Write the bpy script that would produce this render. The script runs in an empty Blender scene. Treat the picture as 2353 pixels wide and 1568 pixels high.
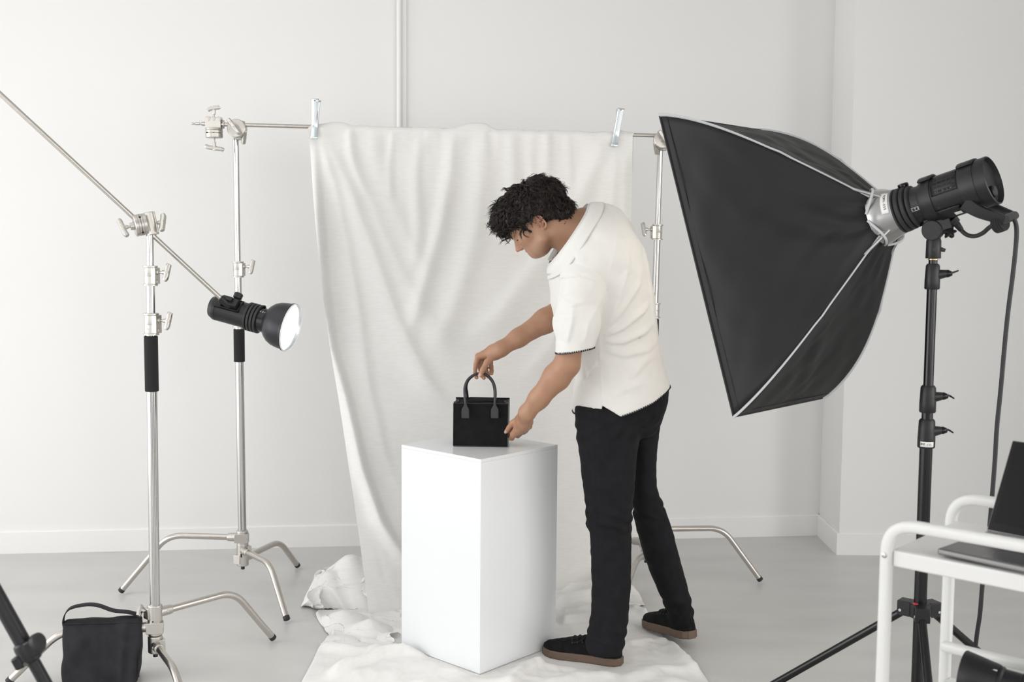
import bpy, math, random
import numpy as np
from mathutils import Vector, Matrix
random.seed(7)
V = Vector
PI = math.pi
scene = bpy.context.scene
COL = scene.collection

# ------------------------------------------------------------------ camera
IW, IH = 2353, 1568
FPX, PITCH, ROLL, CAMH = 2647.4, .0867, .0078, 1.4906
_fw = V((0, math.cos(PITCH), -math.sin(PITCH)))
_r0 = V((1, 0, 0)); _u0 = _r0.cross(_fw)
_r = math.cos(ROLL) * _r0 + math.sin(ROLL) * _u0
_u = -math.sin(ROLL) * _r0 + math.cos(ROLL) * _u0
_o = V((0, 0, CAMH))
cam = bpy.data.objects.new('camera', bpy.data.cameras.new('camera'))
COL.objects.link(cam)
cam.data.sensor_width = 36
cam.data.lens = FPX / IW * 36
cam.data.clip_start = .05
cam.data.dof.use_dof = True
cam.data.dof.focus_distance = 4.1
cam.data.dof.aperture_fstop = 5.0
cam.matrix_world = Matrix(((_r.x, _u.x, -_fw.x, _o.x), (_r.y, _u.y, -_fw.y, _o.y), (_r.z, _u.z, -_fw.z, _o.z), (0, 0, 0, 1)))
scene.camera = cam

def at(px, py, Y):
    """the point of the studio seen at photo pixel (px, py) on the plane y = Y"""
    d = _fw + _r * ((px - IW / 2) / FPX) - _u * ((py - IH / 2) / FPX)
    return _o + d * (Y / d.y)
def fl(px, py, z=0.):
    d = _fw + _r * ((px - IW / 2) / FPX) - _u * ((py - IH / 2) / FPX)
    return _o + d * ((z - _o.z) / d.z)

# ------------------------------------------------------------------ light
scene.view_settings.view_transform = 'Standard'
scene.view_settings.look = 'None'
scene.view_settings.gamma = 1
scene.view_settings.use_curve_mapping = False
scene.view_settings.exposure = 0.16
world = bpy.data.worlds.new('daylight'); scene.world = world; world.use_nodes = True
# made-up bright and dark bands around the set, added for the metal to reflect
_wn = world.node_tree; _bg = _wn.nodes['Background']; _bg.inputs[1].default_value = 2.3
_tc = _wn.nodes.new('ShaderNodeTexCoord'); _sp = _wn.nodes.new('ShaderNodeSeparateXYZ'); _wn.links.new(_tc.outputs['Generated'], _sp.inputs[0])
_ng = _wn.nodes.new('ShaderNodeMath'); _ng.operation = 'MULTIPLY'; _ng.inputs[1].default_value = -1; _wn.links.new(_sp.outputs[1], _ng.inputs[0])
_at = _wn.nodes.new('ShaderNodeMath'); _at.operation = 'ARCTAN2'; _wn.links.new(_sp.outputs[0], _at.inputs[0]); _wn.links.new(_ng.outputs[0], _at.inputs[1])
_mm = _wn.nodes.new('ShaderNodeMath'); _mm.operation = 'MULTIPLY_ADD'; _mm.inputs[1].default_value = 1 / (2 * PI); _mm.inputs[2].default_value = .5; _wn.links.new(_at.outputs[0], _mm.inputs[0])
_rp = _wn.nodes.new('ShaderNodeValToRGB'); _wn.links.new(_mm.outputs[0], _rp.inputs[0]); _wn.links.new(_rp.outputs[0], _bg.inputs[0])
_st = [(0, .45), (.14, .48), (.20, .80), (.32, .85), (.35, .60), (.37, .05), (.465, .04), (.48, .60), (.515, .60), (.53, .05), (.56, .05), (.575, .80), (.605, .80), (.62, .06), (.675, .06), (.69, .70), (.80, .70), (.88, .40), (1, .45)]
while len(_rp.color_ramp.elements) < len(_st): _rp.color_ramp.elements.new(.5)
for _e, (_p, _v) in zip(_rp.color_ramp.elements, _st): _e.position = _p; _e.color = (_v, _v * .994, _v * .984, 1)
def area(name, loc, target, sx, sy, power, color=(1, 1, 1), spread=180):
    l = bpy.data.lights.new(name, 'AREA'); l.shape = 'RECTANGLE'; l.size = sx; l.size_y = sy
    l.energy = power; l.color = color; l.spread = math.radians(spread)
    o = bpy.data.objects.new(name, l); COL.objects.link(o)
    o.location = loc; o.rotation_euler = (V(target) - V(loc)).to_track_quat('-Z', 'Y').to_euler()
    return o
area('window_light', (-3.8, 1.7, 1.1), (.4, 3.9, .4), 4.2, 2.1, 60, (.985, .99, 1.0))
area('overhead_fill_light', (-2.3, 2.9, 3.2), (-2.2, 3.0, 0), 2.4, 2.6, 12, (.99, .995, 1.0))  # added overhead lamp that lifts the floor on the left, no known opening
area('rear_fill_light', (-1.5, -2.6, 1.6), (-.3, 4.5, .7), 1.5, 2.4, 28, (1, .99, .975))  # unseen fill lamp added behind the camera
area('rear_fill_light', (2.1, -2.6, 1.6), (.6, 4.5, .7), 2.2, 2.4, 7, (1, .99, .975), 70)  # second added fill behind the camera, apart from the first for metal reflections
area('side_fill_light', (3.6, 1.7, 1.5), (0, 3.9, .7), 2.2, 2.0, 13, (1, .97, .93), 75)  # added fill lamp on the right, brightens the plinth's right face

# ------------------------------------------------------------------ materials
def mat(name, col, rough=.5, metal=0., bump=0., bscale=200., var=0., vscale=5., coat=0., emit=None, estr=0., sheen=0., spec=.5, stretch=(1, 1, 1), detail=3):
    m = bpy.data.materials.new(name); m.use_nodes = True
    nt = m.node_tree; b = nt.nodes['Principled BSDF']
    b.inputs['Base Color'].default_value = (*col, 1); b.inputs['Roughness'].default_value = rough
    b.inputs['Metallic'].default_value = metal; b.inputs['Specular IOR Level'].default_value = spec
    b.inputs['Coat Weight'].default_value = coat
    b.inputs['Sheen Weight'].default_value = sheen
    if emit: b.inputs['Emission Color'].default_value = (*emit, 1); b.inputs['Emission Strength'].default_value = estr
    tc = mp = None
    if bump or var:
        tc = nt.nodes.new('ShaderNodeTexCoord'); mp = nt.nodes.new('ShaderNodeMapping')
        nt.links.new(tc.outputs['Object'], mp.inputs[0]); mp.inputs['Scale'].default_value = stretch
    if bump:
        n = nt.nodes.new('ShaderNodeTexNoise'); n.inputs['Scale'].default_value = bscale; n.inputs['Detail'].default_value = detail
        bp = nt.nodes.new('ShaderNodeBump'); bp.inputs['Strength'].default_value = bump; bp.inputs['Distance'].default_value = .004
        nt.links.new(mp.outputs[0], n.inputs[0]); nt.links.new(n.outputs[0], bp.inputs['Height']); nt.links.new(bp.outputs[0], b.inputs['Normal'])
    if var:
        n = nt.nodes.new('ShaderNodeTexNoise'); n.inputs['Scale'].default_value = vscale; n.inputs['Detail'].default_value = 5
        rp = nt.nodes.new('ShaderNodeValToRGB')
        rp.color_ramp.elements[0].position = .35; rp.color_ramp.elements[1].position = .65
        rp.color_ramp.elements[0].color = (*[max(0, c * (1 - var)) for c in col], 1)
        rp.color_ramp.elements[1].color = (*[min(1, c * (1 + var)) for c in col], 1)
        nt.links.new(mp.outputs[0], n.inputs[0]); nt.links.new(n.outputs[0], rp.inputs[0]); nt.links.new(rp.outputs[0], b.inputs['Base Color'])
    return m
M = dict(
    wall=mat('wall_paint', (.805, .802, .794), .7, bump=.02, bscale=60),
    trim=mat('trim_paint', (.83, .83, .825), .45),
    ceil=mat('ceiling_paint', (.8, .8, .79), .8),
    floor=mat('polished_concrete', (.555, .548, .532), .34, bump=.03, bscale=30, var=.045, vscale=2.2, stretch=(1, 2.2, 1)),
    steel=mat('nickel_steel', (.56, .53, .495), .24, 1., var=.03, vscale=60),
    chrome=mat('chrome', (.54, .53, .52), .15, 1.),
    cast=mat('cast_nickel', (.56, .54, .505), .36, 1., bump=.04, bscale=500),
    zinc=mat('zinc_plate', (.66, .72, .75), .28, 1., bump=.05, bscale=90),
    foam=mat('foam_grip', (.012, .012, .013), .9, bump=.15, bscale=900),
    rubber=mat('rubber', (.018, .018, .02), .6),
    black=mat('black_plastic', (.0105, .0105, .012), .42, spec=.4, bump=.06, bscale=900),
    satin=mat('black_satin_metal', (.006, .006, .007), .2, spec=.4),
    gloss=mat('glossy_black', (.006, .006, .007), .14, spec=.3),
    grey=mat('dark_grey_metal', (.036, .036, .041), .38, .6, bump=.03, bscale=300),
    linen=mat('linen_cloth', (.765, .756, .738), .9, bump=.10, bscale=420, var=.02, vscale=160, stretch=(.15, .15, 1), sheen=.1),
    pedestal=mat('white_laminate', (.775, .79, .805), .22, spec=.4),
    suede=mat('black_suede', (.007, .0068, .0075), .85, bump=.1, bscale=600, var=.25, vscale=40, spec=.2),
    leather=mat('black_leather', (.022, .022, .025), .36, bump=.06, bscale=500),
    shirt=mat('cream_cotton', (.725, .715, .688), .85, bump=.06, bscale=500, sheen=.1),
    trouser=mat('black_twill', (.009, .0085, .0105), .85, bump=.1, bscale=700, var=.15, vscale=25, spec=.2),
    thread=mat('black_thread', (.01, .01, .012), .8),
    hair=mat('dark_hair', (.012, .0072, .0055), .45, spec=.4),
    gum=mat('gum_sole', (.13, .085, .06), .6, bump=.05, bscale=200),
    white=mat('white_powder_coat', (.68, .68, .67), .32),
    nylon=mat('black_nylon', (.0075, .0075, .0085), .55, spec=.35, bump=.08, bscale=800),
    piping=mat('grey_piping', (.50, .51, .52), .5),
    diffuser=mat('white_diffuser', (.8, .8, .8), .8, emit=(1, .88, .76), estr=.8),
    canvas=mat('black_canvas', (.019, .0185, .022), .85, bump=.12, bscale=700, var=.3, vscale=14, spec=.3),
    alu=mat('brushed_aluminium', (.46, .46, .46), .3, 1., bump=.03, bscale=200),
    spacegrey=mat('grey_anodised', (.20, .195, .195), .36, .75),
    screen=mat('laptop_screen', (.008, .008, .009), .16, spec=.22),
    key=mat('keycap', (.02, .02, .022), .5),
    glow=mat('dark_red_glass', (.10, .012, .018), .3),
    red=mat('red_plastic', (.45, .03, .04), .4),
    paper=mat('white_label', (.78, .78, .76), .6),
    ink=mat('black_ink', (.03, .03, .035), .6),
    whiteink=mat('white_ink', (.75, .75, .75), .6),
    brass=mat('brass', (.62, .42, .2), .3, 1.),
    lit=mat('lit_glass', (.9, .95, 1), .3, emit=(.88, .95, 1), estr=1.7),
    reflector=mat('silver_reflector', (.86, .88, .9), .28, 1.),
    nail=mat('finger_nail', (.56, .35, .27), .3),
    eye=mat('eye_white', (.6, .56, .52), .2),
)
# pulls the skin tone from the "tone" colour attribute (lips, knuckles)
sk = mat('skin', (.46, .26, .165), .5, bump=.05, bscale=350)
_nt = sk.node_tree; _b = _nt.nodes['Principled BSDF']
_a = _nt.nodes.new('ShaderNodeAttribute'); _a.attribute_name = 'tone'
_nt.links.new(_a.outputs['Color'], _b.inputs['Base Color'])
_b.inputs['Subsurface Weight'].default_value = .12; _b.inputs['Subsurface Radius'].default_value = (.01, .004, .002); _b.inputs['Subsurface Scale'].default_value = .5
M['skin'] = sk

# ------------------------------------------------------------------ mesh tools
class MB:
    def __init__(s): s.v = []; s.f = []
    def add(s, vs, fs):
        n = len(s.v); s.v += [tuple(p) for p in vs]; s.f += [tuple(i + n for i in f) for f in fs]; return s
    def box(s, c, ax=None, h=(.5, .5, .5)):
        ax = ax or (V((1, 0, 0)), V((0, 1, 0)), V((0, 0, 1))); c = V(c)
        vs = [c + ax[0] * (x * h[0]) + ax[1] * (y * h[1]) + ax[2] * (z * h[2]) for x in (-1, 1) for y in (-1, 1) for z in (-1, 1)]
        return s.add(vs, [(0, 1, 3, 2), (4, 6, 7, 5), (0, 4, 5, 1), (2, 3, 7, 6), (0, 2, 6, 4), (1, 5, 7, 3)])
    def tube(s, path, r, n=16, caps=True, sq=None, up=None, flat=1.):
        path = [V(p) for p in path]; m = len(path)
        rs = list(r) if hasattr(r, '__len__') else [r] * m
        t0 = (path[1] - path[0]).normalized()
        ref = V(up) if up else (V((0, 0, 1)) if abs(t0.z) < .9 else V((1, 0, 0)))
        nrm = (ref - t0 * ref.dot(t0)).normalized(); vs = []; fs = []; tp = t0
        for i in range(m):
            t = (path[min(i + 1, m - 1)] - path[max(i - 1, 0)]).normalized()
            q = tp.rotation_difference(t); nrm = q @ nrm; nrm = (nrm - t * nrm.dot(t)).normalized(); bi = t.cross(nrm); tp = t
            for k in range(n):
                a = 2 * PI * (k + .5) / n; c, d = math.cos(a), math.sin(a)
                g = 1. if not sq else (abs(c) ** sq + abs(d) ** sq) ** (-1 / sq)
                vs.append(path[i] + (nrm * (c * g * flat) + bi * (d * g)) * rs[i])
        for i in range(m - 1):
            for k in range(n):
                a, b = i * n + k, i * n + (k + 1) % n
                fs.append((a, b, b + n, a + n))
        if caps: fs.append(tuple(range(n - 1, -1, -1))); fs.append(tuple(range((m - 1) * n, m * n)))
        return s.add(vs, fs)
    def lathe(s, o, ax, prof, n=36, caps=True):
        o = V(o); ax = V(ax).normalized()
        e1 = ax.orthogonal().normalized(); e2 = ax.cross(e1); vs = []; fs = []
        for t, r in prof:
            for k in range(n):
                a = 2 * PI * k / n; vs.append(o + ax * t + (e1 * math.cos(a) + e2 * math.sin(a)) * max(r, 1e-5))
        for i in range(len(prof) - 1):
            for k in range(n):
                a, b = i * n + k, i * n + (k + 1) % n
                fs.append((a, b, b + n, a + n))
        if caps: fs.append(tuple(range(n - 1, -1, -1))); fs.append(tuple(range((len(prof) - 1) * n, len(prof) * n)))
        return s.add(vs, fs)
    def cyl(s, a, b, r, n=24): return s.tube([a, b], r, n)
    def grid(s, P, closed_u=False):
        """P[i][j] points"""
        m, n = len(P), len(P[0]); fs = []
        for i in range(m - 1):
            for j in range(n - (0 if closed_u else 1)):
                fs.append((i * n + j, i * n + (j + 1) % n, (i + 1) * n + (j + 1) % n, (i + 1) * n + j))
        return s.add([p for row in P for p in row], fs)
    def prism(s, pts, d):
        """closed polygon pts extruded by vector d"""
        n = len(pts); d = V(d); pts = [V(p) for p in pts]
        return s.add(pts + [p + d for p in pts], [tuple(range(n - 1, -1, -1)), tuple(range(n, 2 * n))] + [(i, (i + 1) % n, (i + 1) % n + n, i + n) for i in range(n)])
    def build(s, name, m, parent=None, smooth=40, bevel=0., seg=2, solid=0., fix=True):
        me = bpy.data.meshes.new(name); me.from_pydata(s.v, [], s.f); me.validate(); me.update()
        return finish(name, me, m, parent, smooth, bevel, seg, solid, fix)
def finish(name, me, m, parent=None, smooth=40, bevel=0., seg=2, solid=0., fix=True):
    if fix:
        import bmesh
        bm = bmesh.new(); bm.from_mesh(me); bmesh.ops.recalc_face_normals(bm, faces=bm.faces); bm.to_mesh(me); bm.free()
    me.materials.append(m)
    if smooth:
        me.polygons.foreach_set('use_smooth', [True] * len(me.polygons))
        if smooth < 180: me.set_sharp_from_angle(angle=math.radians(smooth))
    o = bpy.data.objects.new(name, me); COL.objects.link(o)
    if bevel:
        b = o.modifiers.new('bevel', 'BEVEL'); b.width = bevel; b.segments = seg; b.limit_method = 'ANGLE'; b.harden_normals = False
    if solid:
        b = o.modifiers.new('solid', 'SOLIDIFY'); b.thickness = solid; b.offset = 0
    if parent: attach(o, parent)
    return o
def attach(o, parent):
    o.parent = parent; o.matrix_parent_inverse = Matrix.Translation(parent_world(parent)).inverted()
def parent_world(p):
    return V(p.location) if (p.type == 'EMPTY' and not p.parent) else V((0, 0, 0))
def thing(name, label, cat, loc=(0, 0, 0), group=None):
    o = bpy.data.objects.new(name, None); COL.objects.link(o); o.location = loc; o.empty_display_size = .1
    return tag(o, label, cat, group)
def tag(o, label, cat, group=None):
    o['label'] = label; o['category'] = cat
    if group: o['group'] = group
    return o
def struct(o): o['kind'] = 'structure'; return o
def arc_path(pts, rad, n=8):
    """poly-line with its inner corners rounded"""
    pts = [V(p) for p in pts]; out = [pts[0]]
    for i in range(1, len(pts) - 1):
        a, b, c = pts[i - 1], pts[i], pts[i + 1]
        d1 = (a - b); d2 = (c - b); r = min(rad, d1.length * .48, d2.length * .48)
        p, q = b + d1.normalized() * r, b + d2.normalized() * r
        for k in range(n + 1):
            t = k / n; out.append(p * (1 - t) ** 2 + b * (2 * t * (1 - t)) + q * t * t)
    out.append(pts[-1]); return out
def spline(pts, n=8):
    """Catmull-Rom through pts"""
    pts = [V(p) for p in pts]; P = [pts[0] * 2 - pts[1]] + pts + [pts[-1] * 2 - pts[-2]]; out = []
    for i in range(1, len(P) - 2):
        for k in range(n):
            t = k / n; a, b, c, d = P[i - 1:i + 3]
            out.append(.5 * ((2 * b) + (c - a) * t + (2 * a - 5 * b + 4 * c - d) * t * t + (3 * b - a - 3 * c + d) * t ** 3))
    out.append(pts[-1]); return out
def text_obj(name, s, size, o, ex, ey, m, parent, depth=.0004):
    cu = bpy.data.curves.new(name, 'FONT'); cu.body = s; cu.size = size; cu.align_x = 'CENTER'; cu.align_y = 'CENTER'; cu.extrude = depth
    t = bpy.data.objects.new(name, cu); COL.objects.link(t)
    bpy.context.view_layer.update()
    me = bpy.data.meshes.new_from_object(t.evaluated_get(bpy.context.evaluated_depsgraph_get())); bpy.data.objects.remove(t)
    ex = V(ex).normalized(); ez = ex.cross(V(ey)).normalized(); ey = ez.cross(ex)
    me.transform(Matrix(((ex.x, ey.x, ez.x, o[0]), (ex.y, ey.y, ez.y, o[1]), (ex.z, ey.z, ez.z, o[2]), (0, 0, 0, 1))))
    me.name = name
    return finish(name, me, m, parent, smooth=0, fix=False)

# ------------------------------------------------------------------ numpy field tools
_T = np.random.RandomState(11).rand(64, 64, 64).astype(np.float32) * 2 - 1
def vnoise(x, y, z=0.):
    x, y, z = np.broadcast_arrays(np.asarray(x, float), y, z)
    fx, fy, fz = np.floor(x), np.floor(y), np.floor(z); tx, ty, tz = x - fx, y - fy, z - fz
    ix, iy, iz = [f.astype(np.int32) for f in (fx, fy, fz)]
    tx, ty, tz = [t * t * (3 - 2 * t) for t in (tx, ty, tz)]
    x0, x1, y0, y1, z0, z1 = ix & 63, (ix + 1) & 63, iy & 63, (iy + 1) & 63, iz & 63, (iz + 1) & 63
    L = lambda a, b, t: a + (b - a) * t
    return L(L(L(_T[x0, y0, z0], _T[x1, y0, z0], tx), L(_T[x0, y1, z0], _T[x1, y1, z0], tx), ty),
             L(L(_T[x0, y0, z1], _T[x1, y0, z1], tx), L(_T[x0, y1, z1], _T[x1, y1, z1], tx), ty), tz)
def smin(a, b, k):
    h = np.clip(.5 + .5 * (b - a) / k, 0, 1); return b * (1 - h) + a * h - k * h * (1 - h)
def smax(a, b, k): return -smin(-a, -b, k)
def capsule(p, a, b, ra, rb):
    a = np.asarray(a, float); ba = np.asarray(b, float) - a; pa = p - a
    h = np.clip(pa @ ba / (ba @ ba + 1e-12), 0, 1)
    return np.linalg.norm(pa - h[:, None] * ba, axis=1) - (ra + (rb - ra) * h)
def chain(p, pts, rs, k=.01):
    d = None
    for i in range(len(pts) - 1):
        c = capsule(p, pts[i], pts[i + 1], rs[i], rs[i + 1]); d = c if d is None else smin(d, c, k)
    return d
def ellip(p, c, r, R=None):
    q = p - np.asarray(c, float)
    if R is not None: q = q @ R
    r = np.asarray(r, float); k0 = np.linalg.norm(q / r, axis=1); k1 = np.linalg.norm(q / (r * r), axis=1) + 1e-9
    return k0 * (k0 - 1) / k1
def polydist(P, L):
    """distance of points P (N,2) to poly-line L and the position 0..1 along it"""
    L = np.asarray(L, float); best = np.full(len(P), 1e9); par = np.zeros(len(P)); n = len(L) - 1; sd_ = np.zeros(len(P))
    for i in range(n):
        a, b = L[i], L[i + 1]; ba = b - a; h = np.clip(((P - a) @ ba) / (ba @ ba), 0, 1); q = P - a - h[:, None] * ba
        d = np.linalg.norm(q, axis=1); m = d < best; best[m] = d[m]; par[m] = (i + h[m]) / n
        cr = ba[0] * (P[:, 1] - a[1]) - ba[1] * (P[:, 0] - a[0]); sd_[m] = np.sign(cr[m])
    return best, par, sd_
class Stack:
    """a column of elliptical sections: rows (z, cx, cy, a, b)"""
    def __init__(s, rows, n=2.0, N=200, sm=6):
        rows = sorted(rows); R = np.array(rows, float); s.z0, s.z1 = R[0, 0], R[-1, 0]
        s.z = np.linspace(s.z0, s.z1, N); s.t = []
        for c in range(1, 5):
            y = np.interp(s.z, R[:, 0], R[:, c]); e = np.concatenate([[y[0]] * sm, y, [y[-1]] * sm])
            y2 = np.convolve(e, np.hanning(2 * sm + 3)[1:-1] / np.hanning(2 * sm + 3).sum(), 'valid'); s.t.append(y2)
        s.n = n
    def __call__(s, p, k=.02):
        z = p[:, 2]; cx, cy, a, b = [np.interp(z, s.z, t) for t in s.t]
        e = ((np.abs(p[:, 0] - cx) / a) ** s.n + (np.abs(p[:, 1] - cy) / b) ** s.n) ** (1 / s.n)
        d = (e - 1) * np.minimum(a, b)
        return smax(smax(d, z - s.z1, k), s.z0 - z, k)
def sdf_mesh(fn, lo, hi, vox, bs=12, slack=1.25):
    """surface nets over the cells near the zero set"""
    lo = np.asarray(lo, float); hi = np.asarray(hi, float)
    nb = np.ceil((hi - lo) / (vox * bs)).astype(int); n = nb * bs + 1
    G = np.full(n, 1., np.float32); half = vox * bs / 2
    bi = np.stack(np.meshgrid(*[np.arange(k) for k in nb], indexing='ij'), -1).reshape(-1, 3)
    cen = lo + (bi + .5) * vox * bs
    dc = np.concatenate([fn(cen[i:i + 4000]) for i in range(0, len(cen), 4000)])
    loc = np.stack(np.meshgrid(*[np.arange(bs + 1)] * 3, indexing='ij'), -1).reshape(-1, 3)
    for b, d in zip(bi, dc):
        s = b * bs
        if abs(d) < half * 1.732 * slack + .004:
            G[s[0]:s[0] + bs + 1, s[1]:s[1] + bs + 1, s[2]:s[2] + bs + 1] = fn(lo + (s + loc) * vox).reshape(bs + 1, bs + 1, bs + 1)
        elif d < 0:
            v = G[s[0]:s[0] + bs + 1, s[1]:s[1] + bs + 1, s[2]:s[2] + bs + 1]; v[v == 1.] = -1.
    S = G < 0
    acc = np.zeros([k - 1 for k in n] + [3], np.float32); cnt = np.zeros([k - 1 for k in n], np.int16)
    for ax in range(3):
        sl0 = [slice(None)] * 3; sl1 = [slice(None)] * 3; sl0[ax] = slice(0, -1); sl1[ax] = slice(1, None)
        a, b = G[tuple(sl0)], G[tuple(sl1)]; I = np.argwhere((a < 0) != (b < 0))
        t = a[tuple(I.T)] / (a[tuple(I.T)] - b[tuple(I.T)]); P = I.astype(np.float32); P[:, ax] += t
        o1, o2 = [k for k in range(3) if k != ax]
        for d1 in (0, -1):
            for d2 in (0, -1):
                J = I.copy(); J[:, o1] += d1; J[:, o2] += d2
                ok = (J >= 0).all(1) & (J < np.array(n) - 1).all(1)
                np.add.at(acc, tuple(J[ok].T), P[ok]); np.add.at(cnt, tuple(J[ok].T), 1)
    C = np.argwhere(cnt > 0); idx = np.full(cnt.shape, -1, np.int32); idx[tuple(C.T)] = np.arange(len(C))
    verts = lo + acc[tuple(C.T)] / cnt[tuple(C.T)][:, None] * vox
    quads = []
    for ax in range(3):
        sl0 = [slice(None)] * 3; sl1 = [slice(None)] * 3; sl0[ax] = slice(0, -1); sl1[ax] = slice(1, None)
        a, b = S[tuple(sl0)], S[tuple(sl1)]; I = np.argwhere(a != b); o1, o2 = [(1, 2), (2, 0), (0, 1)][ax]
        I = I[(I[:, o1] > 0) & (I[:, o2] > 0) & (I[:, o1] < n[o1] - 1) & (I[:, o2] < n[o2] - 1)]
        def g(d1, d2):
            J = I.copy(); J[:, o1] += d1; J[:, o2] += d2; return idx[tuple(J.T)]
        q = np.stack([g(-1, -1), g(0, -1), g(0, 0), g(-1, 0)], 1)
        fl_ = ~a[tuple(I.T)]; q[fl_] = q[fl_][:, ::-1]; quads.append(q)
    return verts, np.concatenate(quads)
def np_mesh(name, v, q):
    me = bpy.data.meshes.new(name); me.vertices.add(len(v)); me.vertices.foreach_set('co', np.asarray(v, np.float32).ravel())
    me.loops.add(q.size); me.loops.foreach_set('vertex_index', q.ravel().astype(np.int32))
    me.polygons.add(len(q)); me.polygons.foreach_set('loop_start', np.arange(0, q.size, q.shape[1], dtype=np.int32))
    me.update(calc_edges=True); return me
# ================================================================== the setting
WA = fl(0, 1272); WB = fl(1882, 1229.4)          # foot of the back wall, left and right
wd = (WB - WA).normalized(); wn = V((wd.y, -wd.x, 0))
WL = WA - wd * 2.0; CB = fl(1927, 1274); rd = V((1, -.02, 0)).normalized(); WR = CB + rd * 2.3
CEIL = 3.3
def wall(name, a, b, th=.12, h=CEIL, m=None):
    d = (b - a).normalized(); nn = V((-d.y, d.x, 0)) * th
    return struct(MB().prism([a, b, b + nn, a + nn], (0, 0, h)).build(name, m or M['wall'], smooth=0))
fo = MB().prism([V((-4.6, -3.2, -.1)), V((4.4, -3.2, -.1)), V((4.4, 6.6, -.1)), V((-4.6, 6.6, -.1))], (0, 0, .1)).build('floor', M['floor'], smooth=0); struct(fo)
wall('wall_back', WL, WB + wd * .05)
e_ = (WB - CB).normalized()
wall('wall_return', WB + e_ * .05, CB)
wall('wall_right', CB, WR)
wall('wall_side', WR, V((WR.x + .05, 2.6, 0)))
struct(MB().box((-.4, 1.6, CEIL + .06), h=(4.4, 5.0, .06)).build('ceiling', M['ceil'], smooth=0))
def base(name, a, b, d0, h=.105, th=.014):
    d = (b - a).normalized(); nn = V((d.y, -d.x, 0))
    p = [a + nn * .0, a + nn * th, a + nn * th + V((0, 0, h - .006)), a + nn * (th - .006) + V((0, 0, h)), a + V((0, 0, h))]
    return struct(MB().prism(p, b - a).build(name, M['trim'], smooth=0))
BBH = .108
base('baseboard_back', WL, WB + wd * -.0, wn, BBH)
base('baseboard_return', WB, CB + (CB - WB).normalized() * .014, wn, BBH)
base('baseboard_right', CB - rd * .014, WR, wn, BBH)
# thin vertical pipe beside a shallow joint strip on the back wall
pY = WA.y + (at(917, 280, 5.5).x - WA.x) * wd.y / wd.x
px_ = at(917, 280, pY - .02)
struct(MB().cyl((px_.x, px_.y, 0), (px_.x, px_.y, CEIL), .011, 20).build('trim_1', M['trim']))
q0 = at(921, 280, pY - .01); q1 = at(934, 280, pY - .01)
struct(MB().prism([V((q0.x, q0.y, 0)), V((q1.x, q1.y, 0)), V((q1.x, q1.y + .02, 0)), V((q0.x, q0.y + .02, 0))], (0, 0, CEIL)).build('trim_2', M['wall'], smooth=0, bevel=.003))
# ================================================================== silver stands
def t_handle(mb, o, d, up, L=.03, w=.03, bar=.008):
    """a winged T screw: shaft along d, curved wings along up"""
    o = V(o); d = V(d).normalized(); up = V(up); up = (up - d * up.dot(d)).normalized(); s = d.cross(up)
    mb.tube([o, o + d * L * .5], .0042, 10)
    mb.lathe(o + d * L * .35, d, [(0, .0065), (L * .65, .0085), (L * .75, .008)], 14)
    for sg in (1, -1):
        pts = [o + d * L * .88, o + d * L * (.90 + .04 * sg) + up * sg * w * .45, o + d * L * (.88 + .08 * sg) + up * sg * w * .80, o + d * L * (.86 + .20 * sg) + up * sg * w * 1.08]
        mb.tube(spline(pts, 4), [.0085] * 9 + [.0083, .008, .0076, .007], 10, sq=4, up=s, flat=1.0)
def grip_head(root, o, ax, up, hd, r=.034, hd2=None):
    """two round plates clamped on axis ax at o, a socket block behind, wing screws"""
    ax = V(ax).normalized(); o = V(o)
    g = MB()
    g.lathe(o, ax, [(-.020, r * .93), (-.018, r), (-.0095, r), (-.009, r * .95), (-.0075, r * .95), (-.007, r), (-.001, r), (-.0005, r * .9), (.0005, r * .9), (.001, r), (.007, r), (.0075, r * .95), (.009, r * .95), (.0095, r), (.018, r), (.020, r * .93)], 40)
    g.lathe(o, ax, [(.02, .013), (.032, .012)], 20)
    u = V(up); u = (u - ax * u.dot(ax)).normalized(); s = ax.cross(u)
    g.box(o - ax * .034, (ax, u, s), (.0155, .034, .019))
    g.lathe(o - ax * .034 - s * .004, u, [(-.040, .017), (-.038, .0195), (.034, .0195), (.036, .017)], 24)
    h = g.build('grip_head', M['cast'], root, bevel=.002)
    k = MB(); t_handle(k, o + ax * .028, ax, u * .8 + s * .6, .032, .034); k.build('wing_screw', M['cast'], h, bevel=.001)
    k = MB(); t_handle(k, o - ax * .034 + (V(hd2) if hd2 else s) * .016, hd2 or s, hd, .036, .028); k.build('wing_screw', M['cast'], h, bevel=.001)
    for a in (40, 130, 220, 310):
        k = MB(); q = o + (u * math.cos(math.radians(a)) + s * math.sin(math.radians(a))) * (r + .0002); k.lathe(q - ax * .0, q - o, [(-.002, .0042), (.0003, .0042)], 8); k.build('rod_hole', M['rubber'], h)
    return h
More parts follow.
